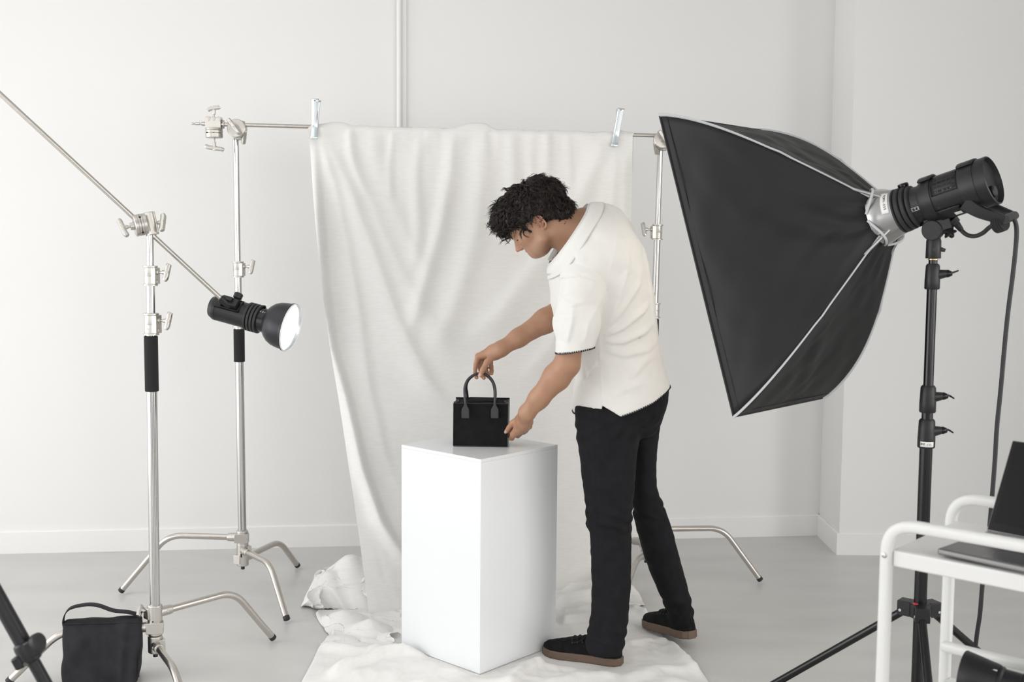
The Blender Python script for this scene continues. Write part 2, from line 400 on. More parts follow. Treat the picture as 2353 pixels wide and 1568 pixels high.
def c_stand(label, c, ztop, cols, foam, hub, legs, hdir, lean=(0, 0), group='silver turtle-base stands'):
    """cols: collar (z_low, z_high, radius); risers run between them"""
    root = thing('c_stand', label, 'light stand', (c[0], c[1], 0), group)
    C = V((c[0], c[1], 0)); ln = V((lean[0], lean[1], 0))
    P = lambda z: C + V((0, 0, z)) + ln * (z - .5)
    zb = hub
    (l1, h1, r1), (l2, h2, r2) = cols            # lower then upper collar
    MB().tube([P(zb - .03), P(l1 + .01)], .0172, 28).build('base_column', M['chrome'], root)
    MB().tube([P(h1 - .01), P(l2 + .01)], .0142, 24).build('middle_riser', M['chrome'], root)
    MB().tube([P(h2 - .01), P(ztop)], .0118, 24).build('top_riser', M['chrome'], root)
    hd = V(hdir).normalized()
    for lo, hi, r in cols:
        b = MB(); mid = (lo + hi) / 2
        b.lathe(P(lo), (P(hi) - P(lo)), [(0, r + .0045), (.006, r + .0045), (.0065, r), ((hi - lo) * .5 - .001, r), ((hi - lo) * .5, r + .001), ((hi - lo) * .5 + .002, r), (hi - lo - .0065, r), (hi - lo - .006, r + .0045), (hi - lo, r + .0045)], 36)
        b.box(P(mid) + hd * (r * .75), (hd, V((0, 0, 1)).cross(hd), V((0, 0, 1))), (r * .62, r * .8, (hi - lo) / 2 - .0065))
        b.lathe(P(mid + .012) + hd * r * 1.3, hd, [(0, .009), (.008, .008)], 16)
        b.lathe(P(mid - .02) + hd * r * 1.3, hd, [(0, .0075), (.004, .006)], 12)
        o = b.build('collar', M['cast'], root, bevel=.0015)
        k = MB(); t_handle(k, P(mid + .012) + hd * (r * 1.3 + .006), hd, (0, .25, 1), .034, .026); k.build('wing_screw', M['cast'], o, bevel=.001)
    if foam:
        z0, z1 = foam
        MB().lathe(P(z0), V((0, 0, 1)), [(0, .019), (.002, .0225), (z1 - z0 - .002, .0225), (z1 - z0, .019)], 28).build('foam_grip', M['foam'], root)
    # hub: one knuckle per leg, stacked
    for i, (az, R, z, L) in enumerate(legs):
        d = V((math.cos(az), math.sin(az), 0)); f = MB(); s = V((-d.y, d.x, 0)); o0 = V((P(z).x, P(z).y, z))
        f.lathe(o0 - V((0, 0, .03)), (0, 0, 1), [(0, .021), (.003, .0245), (.057, .0245), (.06, .021)], 28)
        f.lathe(o0, d, [(0, .019), (.055, .017), (.062, .0155)], 24)
        f.box(o0 + s * .012, (d, s, V((0, 0, 1))), (.028, .016, .019))
        f.lathe(o0 + d * .04 - s * .016, -s, [(0, .0065), (.003, .006)], 6)
        h = f.build('leg_socket', M['cast'], root, bevel=.0015)
        p = arc_path([o0 + d * .05, o0 + d * L + V((0, 0, .006)), V((c[0], c[1], 0)) + d * R + V((0, 0, .013))], .062, 12)
        e = p[-1]; t = (p[-1] - p[-2]).normalized()
        lg = MB().tube(p[:-1] + [e - t * .012], .0125, 20).build('leg', M['steel'], root)
        q = MB().tube([e - t * .016, e - t * .002, e], [.0132, .0132, .011], 18); q.v = [(x, y, max(z_, .0005)) for x, y, z_ in q.v]; q.build('rubber_foot', M['rubber'], lg)
    zl = min(l[2] for l in legs)
    MB().tube([P(zl - .03), P(zl - .045)], .008, 12).build('spindle', M['rubber'], root)
    MB().lathe(P(zb - .01), (0, 0, 1), [(0, .019), (.002, .0215), (.016, .0215), (.018, .019)], 28).build('column_ring', M['chrome'], root)
    return root, P
def zz(px, py, Y): return at(px, py, Y).z
# --- nearest stand, with the boom arm and a sandbag
NC = (at(357, 1400, 3.82).x, 3.82)
Yn = 3.82
az = lambda c, p: math.atan2(p[1] - c[1], p[0] - c[0])
fR = fl(625, 1477)
near, nP = c_stand('nearest silver stand with boom arm, black foam grip and sandbag over one leg', NC, zz(350, 536, Yn),
    [(zz(357, 770, Yn), zz(357, 720, Yn), .0215), (zz(356, 657, Yn), zz(356, 611, Yn), .0195)], (zz(356, 900, Yn), zz(356, 772, Yn)), zz(360, 1395, Yn),
    [(az(NC, fR), .475, zz(362, 1409, Yn), .31), (math.radians(192), .475, zz(362, 1440, Yn), .30), (math.radians(-61), .475, zz(362, 1480, Yn), .28)], (1, -.25, 0),
    lean=((at(350, 560, Yn).x - at(361, 1390, Yn).x) / 1.27, 0))
k = MB(); t_handle(k, nP(zz(362, 1402, Yn)) + V((-.022, -.006, 0)), (-1, -.25, 0), (0, -.6, -.4), .03, .02); k.build('wing_screw', M['cast'], near, bevel=.001)
ST = at(512, 690, 3.92); A0 = at(-60, 160, 3.62)            # the boom runs straight from A0 to the strobe bracket at ST
_t = min(np.linspace(0, 1, 400), key=lambda t: abs((A0.lerp(ST, t).x / A0.lerp(ST, t).y) - at(322, 512, 1).x)); GR = A0.lerp(ST, _t)
Gn = GR + V((0, 0, -.004))
grip_head(near, Gn, (-.88, -.42, -.18), (0, .1, 1), (0, -.5, -1), .036, hd2=(.93, -.36, .05))
b = MB(); rows = []; zc_ = zz(357, 752, Yn); cP = nP(zc_)
for i in range(7):
    a = math.radians(-118 + 34 * i / 6); rows.append([cP + V((math.cos(a), math.sin(a), 0)) * .0218 + V((0, 0, dz)) for dz in (-.007, .007)])
b.grid(rows); b.build('label_sticker', M['paper'], near, smooth=180, solid=.0004)
# --- far stand at the left end of the backdrop
FC = (at(557, 1290, 4.72).x, 4.72); Yf = 4.72
fA, fB, fC_ = fl(277, 1367), fl(683, 1308), fl(655, 1430)
far, fP = c_stand('silver stand holding the left end of the backdrop pole', FC, zz(541, 316, Yf),
    [(zz(546, 752, Yf), zz(546, 692, Yf), .021), (zz(546, 638, Yf), zz(546, 601, Yf), .019)], (zz(547, 832, Yf), zz(547, 756, Yf)), zz(556, 1222, Yf),
    [(az(FC, fA), (V((FC[0], FC[1], 0)) - fA).length, zz(557, 1235, Yf), .31), (az(FC, fC_), .43, zz(557, 1264, Yf), .27), (az(FC, fB), .43, zz(557, 1284, Yf), .28)], (1, -.2, 0),
    lean=((at(541, 320, Yf).x - at(557, 1290, Yf).x) / 1.75, 0))
Gf = at(545, 296, Yf - .045)
grip_head(far, Gf + V((0, .0, 0)), (0, -1, 0.06), (0, 0, 1), (0.2, 0, -1), .037, hd2=(.5, -.5, -.6))
# --- stand at the right end, half hidden by the softbox
Yr = 4.95; RC = (at(1488, 1285, Yr).x, Yr); rF = fl(1748, 1341)
right, rP = c_stand('silver stand behind the person, at the right end of the backdrop pole', RC, zz(1520, 345, Yr),
    [(zz(1513, 731, Yr), zz(1513, 696, Yr), .020), (zz(1516, 552, Yr), zz(1516, 516, Yr), .0195)], (zz(1512, 838, Yr), zz(1512, 733, Yr)), zz(1490, 1215, Yr),
    [(az(RC, rF), (V((RC[0], RC[1], 0)) - rF).length, zz(1490, 1216, Yr), .33), (math.radians(165), .42, zz(1490, 1246, Yr), .2), (math.radians(-112), .42, zz(1490, 1270, Yr), .16)], (-1, -.2, 0),
    lean=((at(1521, 350, Yr).x - at(1488, 1285, Yr).x) / 1.8, 0))
Gr = at(1522, 322, Yr - .045)
grip_head(right, Gr, (0, -1, .06), (0, 0, 1), (-.2, 0, -1), .037, hd2=(-.5, -.5, -.6))
# --- backdrop pole: an extension arm with its own spare grip head
BL = at(452, 284, Yf - .045); B0 = at(545, 287, Yf - .045); B1 = at(1522, 312, Yr - .045)
bdir = (B1 - B0).normalized(); BL = B0 - bdir * .165
pole = thing('backdrop_pole', 'thin silver pole with a spare clamp head, carrying the cloth backdrop', 'pole', tuple(BL))
MB().tube([BL + bdir * .03, B1 + bdir * .06], .0082, 20).build('rod', M['steel'], pole)
MB().lathe(BL, bdir, [(-.012, .004), (-.008, .005), (-.006, .0035), (.0, .0035), (.002, .0058), (.018, .0058), (.02, .004), (.024, .004), (.026, .0072), (.034, .0072)], 20).build('spigot', M['chrome'], pole)
g = MB(); S0 = BL + bdir * .075
zv = V((0, 0, 1))
g.box(S0 + V((0, -.003, .004)), (bdir, V((0, 1, 0)), zv), (.030, .017, .020))
g.lathe(S0 + V((0, -.003, -.015)), (0, 0, -1), [(0, .0335), (.008, .0345), (.0085, .033), (.010, .033), (.0105, .0345), (.019, .0345), (.0195, .0325), (.0215, .0325), (.022, .0345), (.038, .0345), (.04, .032)], 40)
for dx in (-.02, -.0, .022): g.lathe(S0 + bdir * dx + V((0, -.02, .02)), (0, 1, 0), [(0, .010), (.034, .010)], 18)
g.lathe(S0 + bdir * .034, bdir, [(0, .017), (.006, .017)], 20)
gh = g.build('grip_head', M['cast'], pole, bevel=.002)
k = MB(); t_handle(k, S0 + V((0, -.003, .022)), (0, 0, 1), bdir, .046, .022); k.build('wing_screw', M['cast'], gh, bevel=.001)
k = MB(); t_handle(k, S0 + V((0, -.003, -.054)), (0, 0, -1), bdir, .046, .034); k.build('wing_screw', M['cast'], gh, bevel=.001)
for dx in (-.021, .006, .025):
    k = MB(); k.lathe(S0 + bdir * dx + V((0, -.003 - math.sqrt(max(.0345 ** 2 - dx * dx, 0)) + .001, -.0355)), (0, -1, 0), [(0, .0042), (.0008, .0042)], 4); k.build('rod_hole', M['rubber'], gh)
# --- two spring clamps on the pole
def clamp(p, tilt, label, mark):
    root = thing('spring_clamp', label, 'clamp', tuple(p), 'spring clamps on the backdrop pole')
    R = Matrix.Rotation(tilt, 3, 'Y'); L = .158
    def w(x, y, z): return p + R @ V((x, y, z))
    for sg, nm in ((-1, 'front_jaw'), (1, 'rear_jaw')):
        b = MB(); rows = []
        for i in range(17):
            t = i / 16; z = -.052 + L * t; hw = .0122 - .0012 * math.sin(t * PI) + .0016 * (abs(t - .5) * 2) ** 10
            yb = sg * (.011 + abs(t - .33) * .030 + (.003 if t < .03 else 0)); dp = .0085
            rows.append([w(-hw, yb - sg * dp, z), w(-hw, yb - sg * .002, z), w(-hw + .003, yb, z), w(hw - .003, yb, z), w(hw, yb - sg * .002, z), w(hw, yb - sg * dp, z)])
        b.grid(rows); b.build(nm, M['zinc'], root, smooth=50, solid=.0016)
    c = MB(); c.lathe(w(-.012, 0, .0), R @ V((1, 0, 0)), [(0, .006), (.024, .006)], 16); c.build('spring', M['steel'], root)
    c = MB(); c.lathe(w(0, -.0110 - .62 * .030 - .0012, -.052 + L * .95), R @ V((0, -1, 0)), [(0, .0026), (.0008, .0026)], 12); c.build('rivet_hole', M['rubber'], root)
    if mark:
        c = MB()
        for i in range(6): c.box(w(.0127, -.018 - .002 * i, .056 - .006 * i), (R @ V((1, 0, 0)), V((0, 1, 0)), R @ V((0, 0, 1))), (.0004, .003, .002))
        c.build('red_lettering', M['red'], root)
    return root
Yc = lambda px: B0.y + (px - 545) / (1522 - 545) * (B1.y - B0.y)
clamp(at(724, 290, Yc(724) - .022), math.radians(3), 'zinc spring clamp pinching the upper left corner of the cloth', True)
clamp(at(1416, 309, Yc(1416) - .022), math.radians(9), 'tilted zinc spring clamp pinching the cloth above the person', False)
# --- boom arm with the strobe on the near stand
arm = thing('boom_arm', 'long thin silver boom arm slanting down from the nearest stand head to the strobe', 'pole', tuple(Gn))
MB().tube([A0, ST], .0079, 20).build('rod', M['steel'], arm)
# ================================================================== the lit strobe on the boom
SF = at(667, 753, 3.92); SRr = at(482, 716, 3.97)
sa = V((.955, -.21, -.225)).normalized()
sr = SF - sa * .285
strobe = thing('monolight_strobe', 'small black strobe with lit round reflector hanging from the boom arm', 'studio light', tuple(sr))
R0 = .0435
MB().lathe(sr, sa, [(-.012, .030), (-.010, .036), (.0, .0405), (.004, .0425), (.006, R0), (.018, R0), (.0185, .0425), (.020, .0425), (.0205, R0), (.128, R0), (.13, .042)], 48).build('body', M['black'], strobe, smooth=30)
b = MB()
for i in range(4):
    t = .126 + i * .0125; b.lathe(sr, sa, [(t, .044), (t + .002, .0495), (t + .0095, .0495), (t + .0115, .044)], 48)
b.build('rubber_ring', M['rubber'], strobe)
MB().lathe(sr, sa, [(.17, .0415), (.212, .0415)], 48).build('barrel', M['satin'], strobe)
b = MB(); RR = .083
prof = [(.196, .042), (.200, .048), (.208, .058), (.220, .068), (.236, .0752), (.255, .079), (.277, .0805), (.278, .0835), (.283, .085), (.287, .0848)]
inner = [(.287, .0848), (.288, .083), (.284, .080), (.278, .078), (.262, .0775), (.245, .075), (.23, .068), (.218, .056), (.212, .04)]
b.lathe(sr, sa, prof, 64, caps=False); rf = b.build('reflector', M['grey'], strobe)
MB().lathe(sr, sa, inner, 64, caps=False).build('reflector_lining', M['reflector'], rf)
MB().lathe(sr, sa, [(.2855, .0845), (.2885, .0855), (.2905, .0845), (.2905, .0825), (.2885, .0815)], 64, caps=False).build('reflector_rim', M['white'], rf)
MB().lathe(sr, sa, [(.258, .0768), (.262, .07), (.266, .05), (.268, .0)], 48, caps=False).build('glowing_glass', M['lit'], strobe)
# bracket, knob, side rib, panel
u = V((-.05, -.72, .69)); u = (u - sa * u.dot(sa)).normalized(); s = sa.cross(u)
MB().box(sr + sa * .062 + u * .0405, (sa, u, s), (.046, .006, .024)).build('control_panel', M['gloss'], strobe, bevel=.002)
MB().tube([sr + sa * .018 - V((0, R0 + .0006, .010)), sr + sa * .122 - V((0, R0 + .0006, .010))], .0012, 8).build('side_rib', M['rubber'], strobe)
b = MB(); bo = ST
b.tube([bo - (bo - A0).normalized() * .012, bo + (bo - A0).normalized() * .040], [.0125, .012], 18)
b.box(sr + sa * .072 + u * .052, (sa, u, s), (.026, .009, .016)); b.box(sr + sa * .060 + u * .058 - s * .004, (sa, u, s), (.018, .012, .008))
for i in range(4): b.box(sr + sa * (.052) + u * (.054) + s * (-.013 + .008 * i), (sa, u, s), (.014, .006, .0028))
b.tube([bo + (bo - A0).normalized() * .03, sr + sa * .082 + u * .05], .011, 12)
br = b.build('mount_bracket', M['black'], strobe, bevel=.002)
MB().lathe(sr + sa * .088 + u * .054 + V((0, .02, .012)), V((.35, .3, .9)), [(0, .009), (.006, .015), (.02, .016), (.024, .013)], 18).build('tilt_knob', M['black'], br)
b = MB(); b.lathe(sr + sa * .180 + V((0, .006, .038)), V((0, 0, 1)), [(0, .012), (.008, .013), (.012, .009)], 16); b.build('lock_button', M['gloss'], strobe)
text_obj('scale_marking', '4 5 6', .011, sr + sa * .188 + (V((0, -.66, .75)) - sa * sa.dot(V((0, -.66, .75)))).normalized() * .0418, sa, V((0, .75, .66)), M['whiteink'], strobe)
# ================================================================== plinth and handbag
PN = fl(1105, 1056.2, .753); yaw = .744
dl = V((-math.cos(yaw), math.sin(yaw), 0)); dr = V((math.sin(yaw), math.cos(yaw), 0)); W_ = .401
PB = V((PN.x, PN.y, 0)); cen = PB + dl * W_ / 2 + dr * W_ / 2
ped = thing('display_plinth', 'tall square white plinth standing on the cloth under the handbag', 'plinth', tuple(cen))
MB().box(cen + V((0, 0, .004 + .3685)), (dl, dr, zv), (W_ / 2, W_ / 2, .3685)).build('body', M['pedestal'], ped, smooth=0, bevel=.0008, seg=1)
MB().box(cen + V((0, 0, .747)), (dl, dr, zv), (W_ / 2, W_ / 2, .0058)).build('lid', M['pedestal'], ped, smooth=0, bevel=.0008, seg=1)
# handbag
HB0, HB1 = fl(1041.5, 1026.5, .753), fl(1166, 1028.5, .753)
hx = (HB1 - HB0); hw_ = hx.length; hx.normalize(); hy = V((-hx.y, hx.x, 0))
bag = thing('handbag', 'small black suede handbag with twin round handles standing on the plinth', 'handbag', tuple((HB0 + HB1) / 2))
HH = .1555; HD = .112
def bp(s, d, z): return HB0 + hx * (s * hw_) + hy * d + zv * z
b = MB(); tp = .008                                              # front panel leans back slightly at top
def panel(d0, zh, inset, dtop):
    c = [bp(0.0, d0, .002), bp(1, d0, .002), bp(1 + inset, d0 + dtop, zh), bp(-inset, d0 + dtop, zh)]
    return MB().prism(c, hy * .004)
fp_ = panel(0, HH, .004, .012).build('front_panel', M['suede'], bag, bevel=.0012)
panel(HD - .004, HH + .008, .004, -.004).build('back_panel', M['suede'], bag, bevel=.0012)
MB().prism([bp(0, .002, .0), bp(1, .002, 0), bp(1, HD - .002, 0), bp(0, HD - .002, 0)], zv * .004).build('bottom', M['leather'], bag, bevel=.001)
for s0, nm in ((0.0, 'gusset'), (1.0, 'gusset')):
    rows = []; sg = 1 if s0 else -1
    for i in range(13):
        z = .002 + (HH + .002) * i / 12; t = i / 12; d0 = .004 + .012 * t; d1 = HD - .004 - .004 * t
        rows.append([bp(s0 - sg * (.004 + .075 * t * math.exp(-((k / 8 - .5) / .22) ** 2)), d0 + (d1 - d0) * k / 8, z) for k in range(9)])
    MB().grid(rows).build(nm, M['leather'], bag, solid=.002)
b = MB(); b.tube([bp(.27, .02, HH + .004), bp(.75, .03, HH + .006)], .002, 8)
b.prism([bp(.27, .018, HH - .004), bp(.77, .018, HH - .004), bp(.775, HD - .012, HH + .008), bp(.262, HD - .012, HH + .009)], zv * .0025)
b.prism([bp(.01, .016, HH - .007), bp(.99, .016, HH - .007), bp(.99, HD - .006, HH + .003), bp(.01, HD - .006, HH + .003)], zv * .0022)
b.build('top_flap', M['suede'], bag, bevel=.0008)
b = MB()
for c in ([bp(0, -.0005, .003), bp(1, -.0005, .003), bp(1.004, .0115, HH), bp(-.004, .0115, HH), bp(0, -.0005, .003)], [bp(0, HD, .003), bp(1, HD, .003), bp(1.004, HD - .004, HH + .008), bp(-.004, HD - .004, HH + .008), bp(0, HD, .003)]):
    b.tube(c, .0014, 8)
b.build('edge_binding', M['leather'], bag)
# handle: apex near px (1104, 858); ends on tabs at px 1069 and 1137
hp = lambda px, py, d: at(px, py, HB0.y + d)
for d, off, nm in ((-.001, 0, 'handle'), (HD - .01, 1, 'handle')):
    if not off:
        pts = [hp(1069.5, 940, -.004), hp(1069.5, 926, -.003), hp(1067.5, 905, .004), hp(1068.5, 888, .006), hp(1076, 872, .010), hp(1090, 861.5, .014), hp(1104, 858.5, .016), hp(1118, 862, .015), hp(1130, 873, .010), hp(1136.5, 888, .007), hp(1138.5, 905, .004), hp(1137, 926, -.003), hp(1137, 940, -.004)]
    else:
        pts = [hp(1075, 945, HD), hp(1075, 925, HD), hp(1073.5, 905, HD - .01), hp(1071.5, 888, HD - .035), hp(1077, 873, HD - .06), hp(1090, 862.5, HD - .07), hp(1104, 859.5, HD - .075), hp(1117, 863, HD - .07), hp(1129, 874, HD - .06), hp(1135, 888, HD - .035), hp(1137, 905, HD - .01), hp(1136, 925, HD), hp(1136, 945, HD)]
    p = spline(pts, 6); n_ = len(p)
    h = MB().tube(p, [.0038 + .0010 * math.exp(-((i / (n_ - 1) - .5) / .46) ** 8) for i in range(n_)], 14).build(nm, M['leather'], bag)
    for e in (pts[0], pts[-1]):
        t = MB(); q0 = e + V((0, -.003 if not off else .004, 0)); ww = .0080
        yv = V((0, -1 if not off else 1, 0))
        out = [(-.0036, .020), (-.0065, .010), (-.0125, .001), (-.0138, -.006), (-.0138, -.031), (-.012, -.0335), (.012, -.0335), (.0138, -.031), (.0138, -.006), (.0125, .001), (.0065, .010), (.0036, .020)]
        t.prism([q0 + hx * x + zv * z + hy * .0 for x, z in out], yv * .0022)
        t.build('handle_tab', M['leather'], h, bevel=.0008)
        if not off:
            st = MB()
            for sx in (-1, 1): st.tube([q0 + hx * (.0118 * sx) + zv * .002 + yv * .0024, q0 + hx * (.0118 * sx) - zv * .028 + yv * .0024], .0003, 5)
            st.tube([q0 - hx * .011 - zv * .0305 + yv * .0024, q0 + hx * .011 - zv * .0305 + yv * .0024], .0003, 5); st.build('tab_stitching', M['rubber'], h)
# ================================================================== softbox, strobe and black stand
ax_ = V((-.715, .631, -.3)).normalized(); sd = V((.75, -.662, 0)); sd = V((.662, .75, 0)).normalized(); upv = sd.cross(ax_).normalized()
if upv.z < 0: upv = -upv
BW, BH_, BD = .575, .953, .482
Bc = V((.667, 3.425, .971)); ctr = Bc + upv * BH_ / 2 + sd * BW / 2; RG = ctr - ax_ * BD
soft = thing('softbox', 'large black rectangular softbox with grey piping tilted down towards the person', 'softbox', tuple(RG))
def corner(t, sx, sy):
    bow = math.sin(PI * min(1, t) ** .85)
    w = (1 - t) * BW / 2 + t * .058 + .066 * bow; h = (1 - t) * BH_ / 2 + t * .058 + .05 * bow
    return ctr - ax_ * (BD * t) + sd * (sx * w) + upv * (sy * h)
def panel_grid(c0, c1, nrm, seed):
    rows = []; N, K = 40, 36
    for i in range(N + 1):
        t = i / N; a, b = corner(t, *c0), corner(t, *c1); row = []
        for k in range(K + 1):
            s = k / K; e = math.sin(PI * s)
            w = .0075 * float(vnoise(s * 5 + seed, t * 3.5, seed)) + .0055 * float(vnoise((s - t * .5) * 16, t * 4 + seed, 1.5)) + .006 * float(vnoise((s + t * .7) * 9, t * 2.5, seed + 4.))
            row.append(a.lerp(b, s) - nrm * (.016 * e * math.sin(PI * t)) + nrm * (w * e ** .5 * min(1, t * 8)))
        rows.append(row)
    return rows
for (c0, c1, nrm, sdv) in (((-1, -1), (-1, 1), -sd, 1.), ((-1, -1), (1, -1), -upv, 2.), ((1, -1), (1, 1), sd, 3.), ((-1, 1), (1, 1), upv, 4.)):
    MB().grid(panel_grid(c0, c1, nrm, sdv)).build('side_panel', M['nylon'], soft, smooth=180, solid=.002)
    ee = MB(); ee.tube([corner(.0, *c0), corner(0, *c1)], .004, 8); ee.tube([corner(.055, *c0) + nrm * .001, corner(.055, *c1) + nrm * .001], .0013, 6); ee.build('hem', M['nylon'], soft)
for c in ((-1, -1), (-1, 1), (1, -1), (1, 1)):
    o = (sd * c[0] + upv * c[1]).normalized()
    p = [corner(i / 40, *c) + o * .002 for i in range(41)]
    p = [q + o * (.006 * math.exp(-((i - 26) / 1.2) ** 2)) for i, q in enumerate(p)]
    nrm = sd * c[0] if c[1] else upv
    MB().tube(p, [.0075 - .003 * min(1, i / 26) for i in range(41)], 8, flat=.45, up=(sd * c[0] - upv * c[1])).build('piping', M['piping'], soft)
    n1 = p[-1]
MB().grid([[corner(.03, x * .965, y * .975) for x in np.linspace(-1, 1, 8)] for y in np.linspace(-1, 1, 8)]).build('front_diffuser', M['diffuser'], soft, solid=.002)
b = MB(); b.lathe(RG, -ax_, [(-.012, .078), (-.012, .082), (.0, .083), (.018, .0765), (.040, .070), (.056, .066), (.057, .062)], 64); ring = b.build('speed_ring', M['alu'], soft)
for c in ((-1, -1), (-1, 1), (1, -1), (1, 1)):
    o = (sd * c[0] + upv * c[1]).normalized(); tn = o.cross(ax_)
    q = [RG + ax_ * .012 + o * .066 - tn * .052, RG - ax_ * .004 + o * .083 - tn * .034, RG - ax_ * .016 + o * .094 - tn * .012, RG - ax_ * .016 + o * .094 + tn * .012, RG - ax_ * .004 + o * .083 + tn * .034, RG + ax_ * .012 + o * .066 + tn * .052]
    MB().tube(spline(q, 6), .0040, 8).build('corner_loop', M['piping'], soft)
    MB().tube([corner(.9, *c) - o * .012, RG - ax_ * .03 + o * .072], .005, 10).build('rod_tip', M['alu'], soft)
bk = -ax_; view = (V((0, 0, CAMH)) - RG).normalized()
pv = (view - bk * view.dot(bk)).normalized()            # side of the strobe turned to the viewer
pu = bk.cross(pv); pu = pu if pu.z > 0 else -pu
def around(t, ang, r):                                   # ang from the viewer side upward
    a = math.radians(ang); return RG + bk * t + (pv * math.cos(a) + pu * math.sin(a)) * r
def patch(t0, t1, a0, a1, r0, r1=None, n=10):
    r1 = r1 or r0
    return [[around(t0 + (t1 - t0) * j / 4, a0 + (a1 - a0) * i / n, r0 + (r1 - r0) * j / 4) for j in range(5)] for i in range(n + 1)]
MB().grid(patch(.030, .050, 5, 62, .0745, .0688)).build('inventory_sticker', M['paper'], soft, smooth=180, solid=.0004)
def ring_text(name, s, t, a0, a1, r, size, m, parent, along=True, rr=0.):
    n = len(s)
    for i, ch in enumerate(s):
        if ch == ' ': continue
        a = a0 + (a1 - a0) * (i + .5) / n if along else a0
        tt = t if along else t + (i - n / 2 + .5) * size * .8
        ar = math.radians(a); nr = pv * math.cos(ar) + pu * math.sin(ar); ey = -pv * math.sin(ar) + pu * math.cos(ar)
        text_obj(name, ch, size, RG + bk * tt + nr * (r + .0004), (-ey if along else bk), (bk if along else ey), m, parent)
mk = ('TOPX-035')
for i, ch in enumerate(mk):
    a = 55 - 42 * (i + .5) / len(mk); ar = math.radians(a); nr = pv * math.cos(ar) + pu * math.sin(ar); ey = -pv * math.sin(ar) + pu * math.cos(ar)
    if i == 0: tx = MB()
    o = text_obj('sticker_text', ch, .010, RG + bk * .0405 + nr * .0722, -ey, bk, M['ink'], None)
    tx.add([tuple(v.co) for v in o.data.vertices], [tuple(p.vertices) for p in o.data.polygons]); bpy.data.objects.remove(o)
tx.build('sticker_text', M['ink'], soft, smooth=0, fix=False)
# strobe body
st2 = thing('monolight_strobe', 'big black strobe plugged into the back of the softbox, power cord attached', 'studio light', tuple(RG + bk * .18))
b = MB()
for i, (r_, w_) in enumerate(((.067, .017), (.066, .016), (.064, .015), (.062, .013))):
    t = .045 + i * .0165; b.lathe(RG, bk, [(t, r_ - .006), (t + .003, r_), (t + w_ - .004, r_ - .001), (t + w_, r_ - .006)], 56)
b.build('rubber_ring', M['rubber'], st2)
MB().lathe(RG, bk, [(.10, .0535), (.135, .0535)], 56).build('barrel', M['black'], st2)
MB().lathe(RG, bk, [(.130, .053), (.133, .058), (.142, .0615), (.150, .0625), (.172, .0655), (.1725, .0625), (.255, .0625), (.2555, .066), (.262, .068), (.298, .069), (.2985, .0675), (.302, .0675), (.3025, .069), (.33, .0695), (.332, .066), (.318, .062), (.314, .0)], 64, caps=False).build('body', M['black'], st2, smooth=30)
# vent window and slots
g = MB(); g.grid(patch(.176, .252, 8, 95, .0632)); g.build('vent_panel', M['grey'], st2, smooth=180, solid=.0006)
b = MB()
for i in range(5):
    for j in range(5):
        t = .184 + i * .0138; a = 14 + j * 12.5
        b.grid(patch(t, t + .0105, a, a + 6.2, .0640, n=2))
b.build('vent_slots', M['gloss'], st2, smooth=180)
b = MB()
for i in range(3): b.grid(patch(.188 + i * .022, .193 + i * .022, 15, 18, .0643, n=2))
b.build('flash_tube_glow', M['glow'], st2, smooth=180)
b = MB(); b.grid(patch(.255, .300, 62, 118, .0715)); b.grid(patch(.140, .176, 62, 118, .0685, .0685)); b.build('top_ridge', M['black'], st2, smooth=180, solid=.006)
for (t, a) in ((.185, -24), (.272, -8)): b = MB(); b.lathe(around(t, a, .0622 if t < .2 else .0685), around(t, a, 1) - around(t, a, 0), [(0, .0045), (.0012, .0042), (.0013, .0025), (.0006, .002)], 14); b.build('screw', M['rubber'], st2)
b = MB(); b.grid(patch(.172, .240, -75, -32, .0655)); b.build('side_panel', M['black'], st2, smooth=180, solid=.004)
b = MB(); b.grid(patch(.216, .236, -62, -50, .0683, n=3)); b.build('rating_label', M['paper'], st2, smooth=180)
b = MB(); b.tube([around(.106, -4, .0538), around(.131, -4, .0538)], .0005, 5); b.tube([around(.106, -14, .0538), around(.131, -14, .0538)], .0005, 5); b.build('scale_frame', M['whiteink'], st2)
for i, ch in enumerate('678'):
    ar = math.radians(-9); nr = pv * math.cos(ar) + pu * math.sin(ar); ey = -pv * math.sin(ar) + pu * math.cos(ar)
    text_obj('scale_number', ch, .0075, RG + bk * (.109 + .0095 * i) + nr * .0538, bk, ey, M['whiteink'], st2)
b = MB(); b.lathe(around(.083, 100, .06), pu, [(0, .014), (.008, .016), (.014, .015), (.016, .010)], 20); b.build('lock_button', M['gloss'], st2)
# rear face: rim, window, dial
b = MB(); b.lathe(RG, bk, [(.300, .0), (.300, .056)], 40, caps=False); b.build('rear_plate', M['gloss'], st2)
b = MB(); q = RG + bk * .306 - pu * .030 + pv * .012; b.lathe(q, bk, [(0, .018), (.022, .017), (.026, .013)], 24); b.build('control_dial', M['black'], st2)
b = MB()
for k in (-1, 1): b.lathe(RG + bk * .305 + pv * (.012 * k) + pu * .004, bk, [(0, .005), (.003, .0045)], 12)
b.box(RG + bk * .304 + pv * .02 + pu * .018, (bk, pv, pu), (.001, .012, .004)); b.build('buttons', M['alu'], st2)
# grip handle below the rear
b = MB()
for sg in (1, -1):
    p = [RG + bk * .255 + pv * (.052 * sg) - pu * .035, RG + bk * .285 + pv * (.050 * sg) - pu * .072, RG + bk * .330 + pv * (.042 * sg) - pu * .108, RG + bk * .345 + pv * (.036 * sg) - pu * .116]
    b.tube(spline(p, 5), [.021 - .0007 * i for i in range(16)], 12, sq=4, flat=.45, up=pv)
b.tube([RG + bk * .340 + pv * .045 - pu * .113, RG + bk * .340 - pv * .045 - pu * .113], .0125, 16)
b.build('grip_handle', M['black'], st2, bevel=.0)
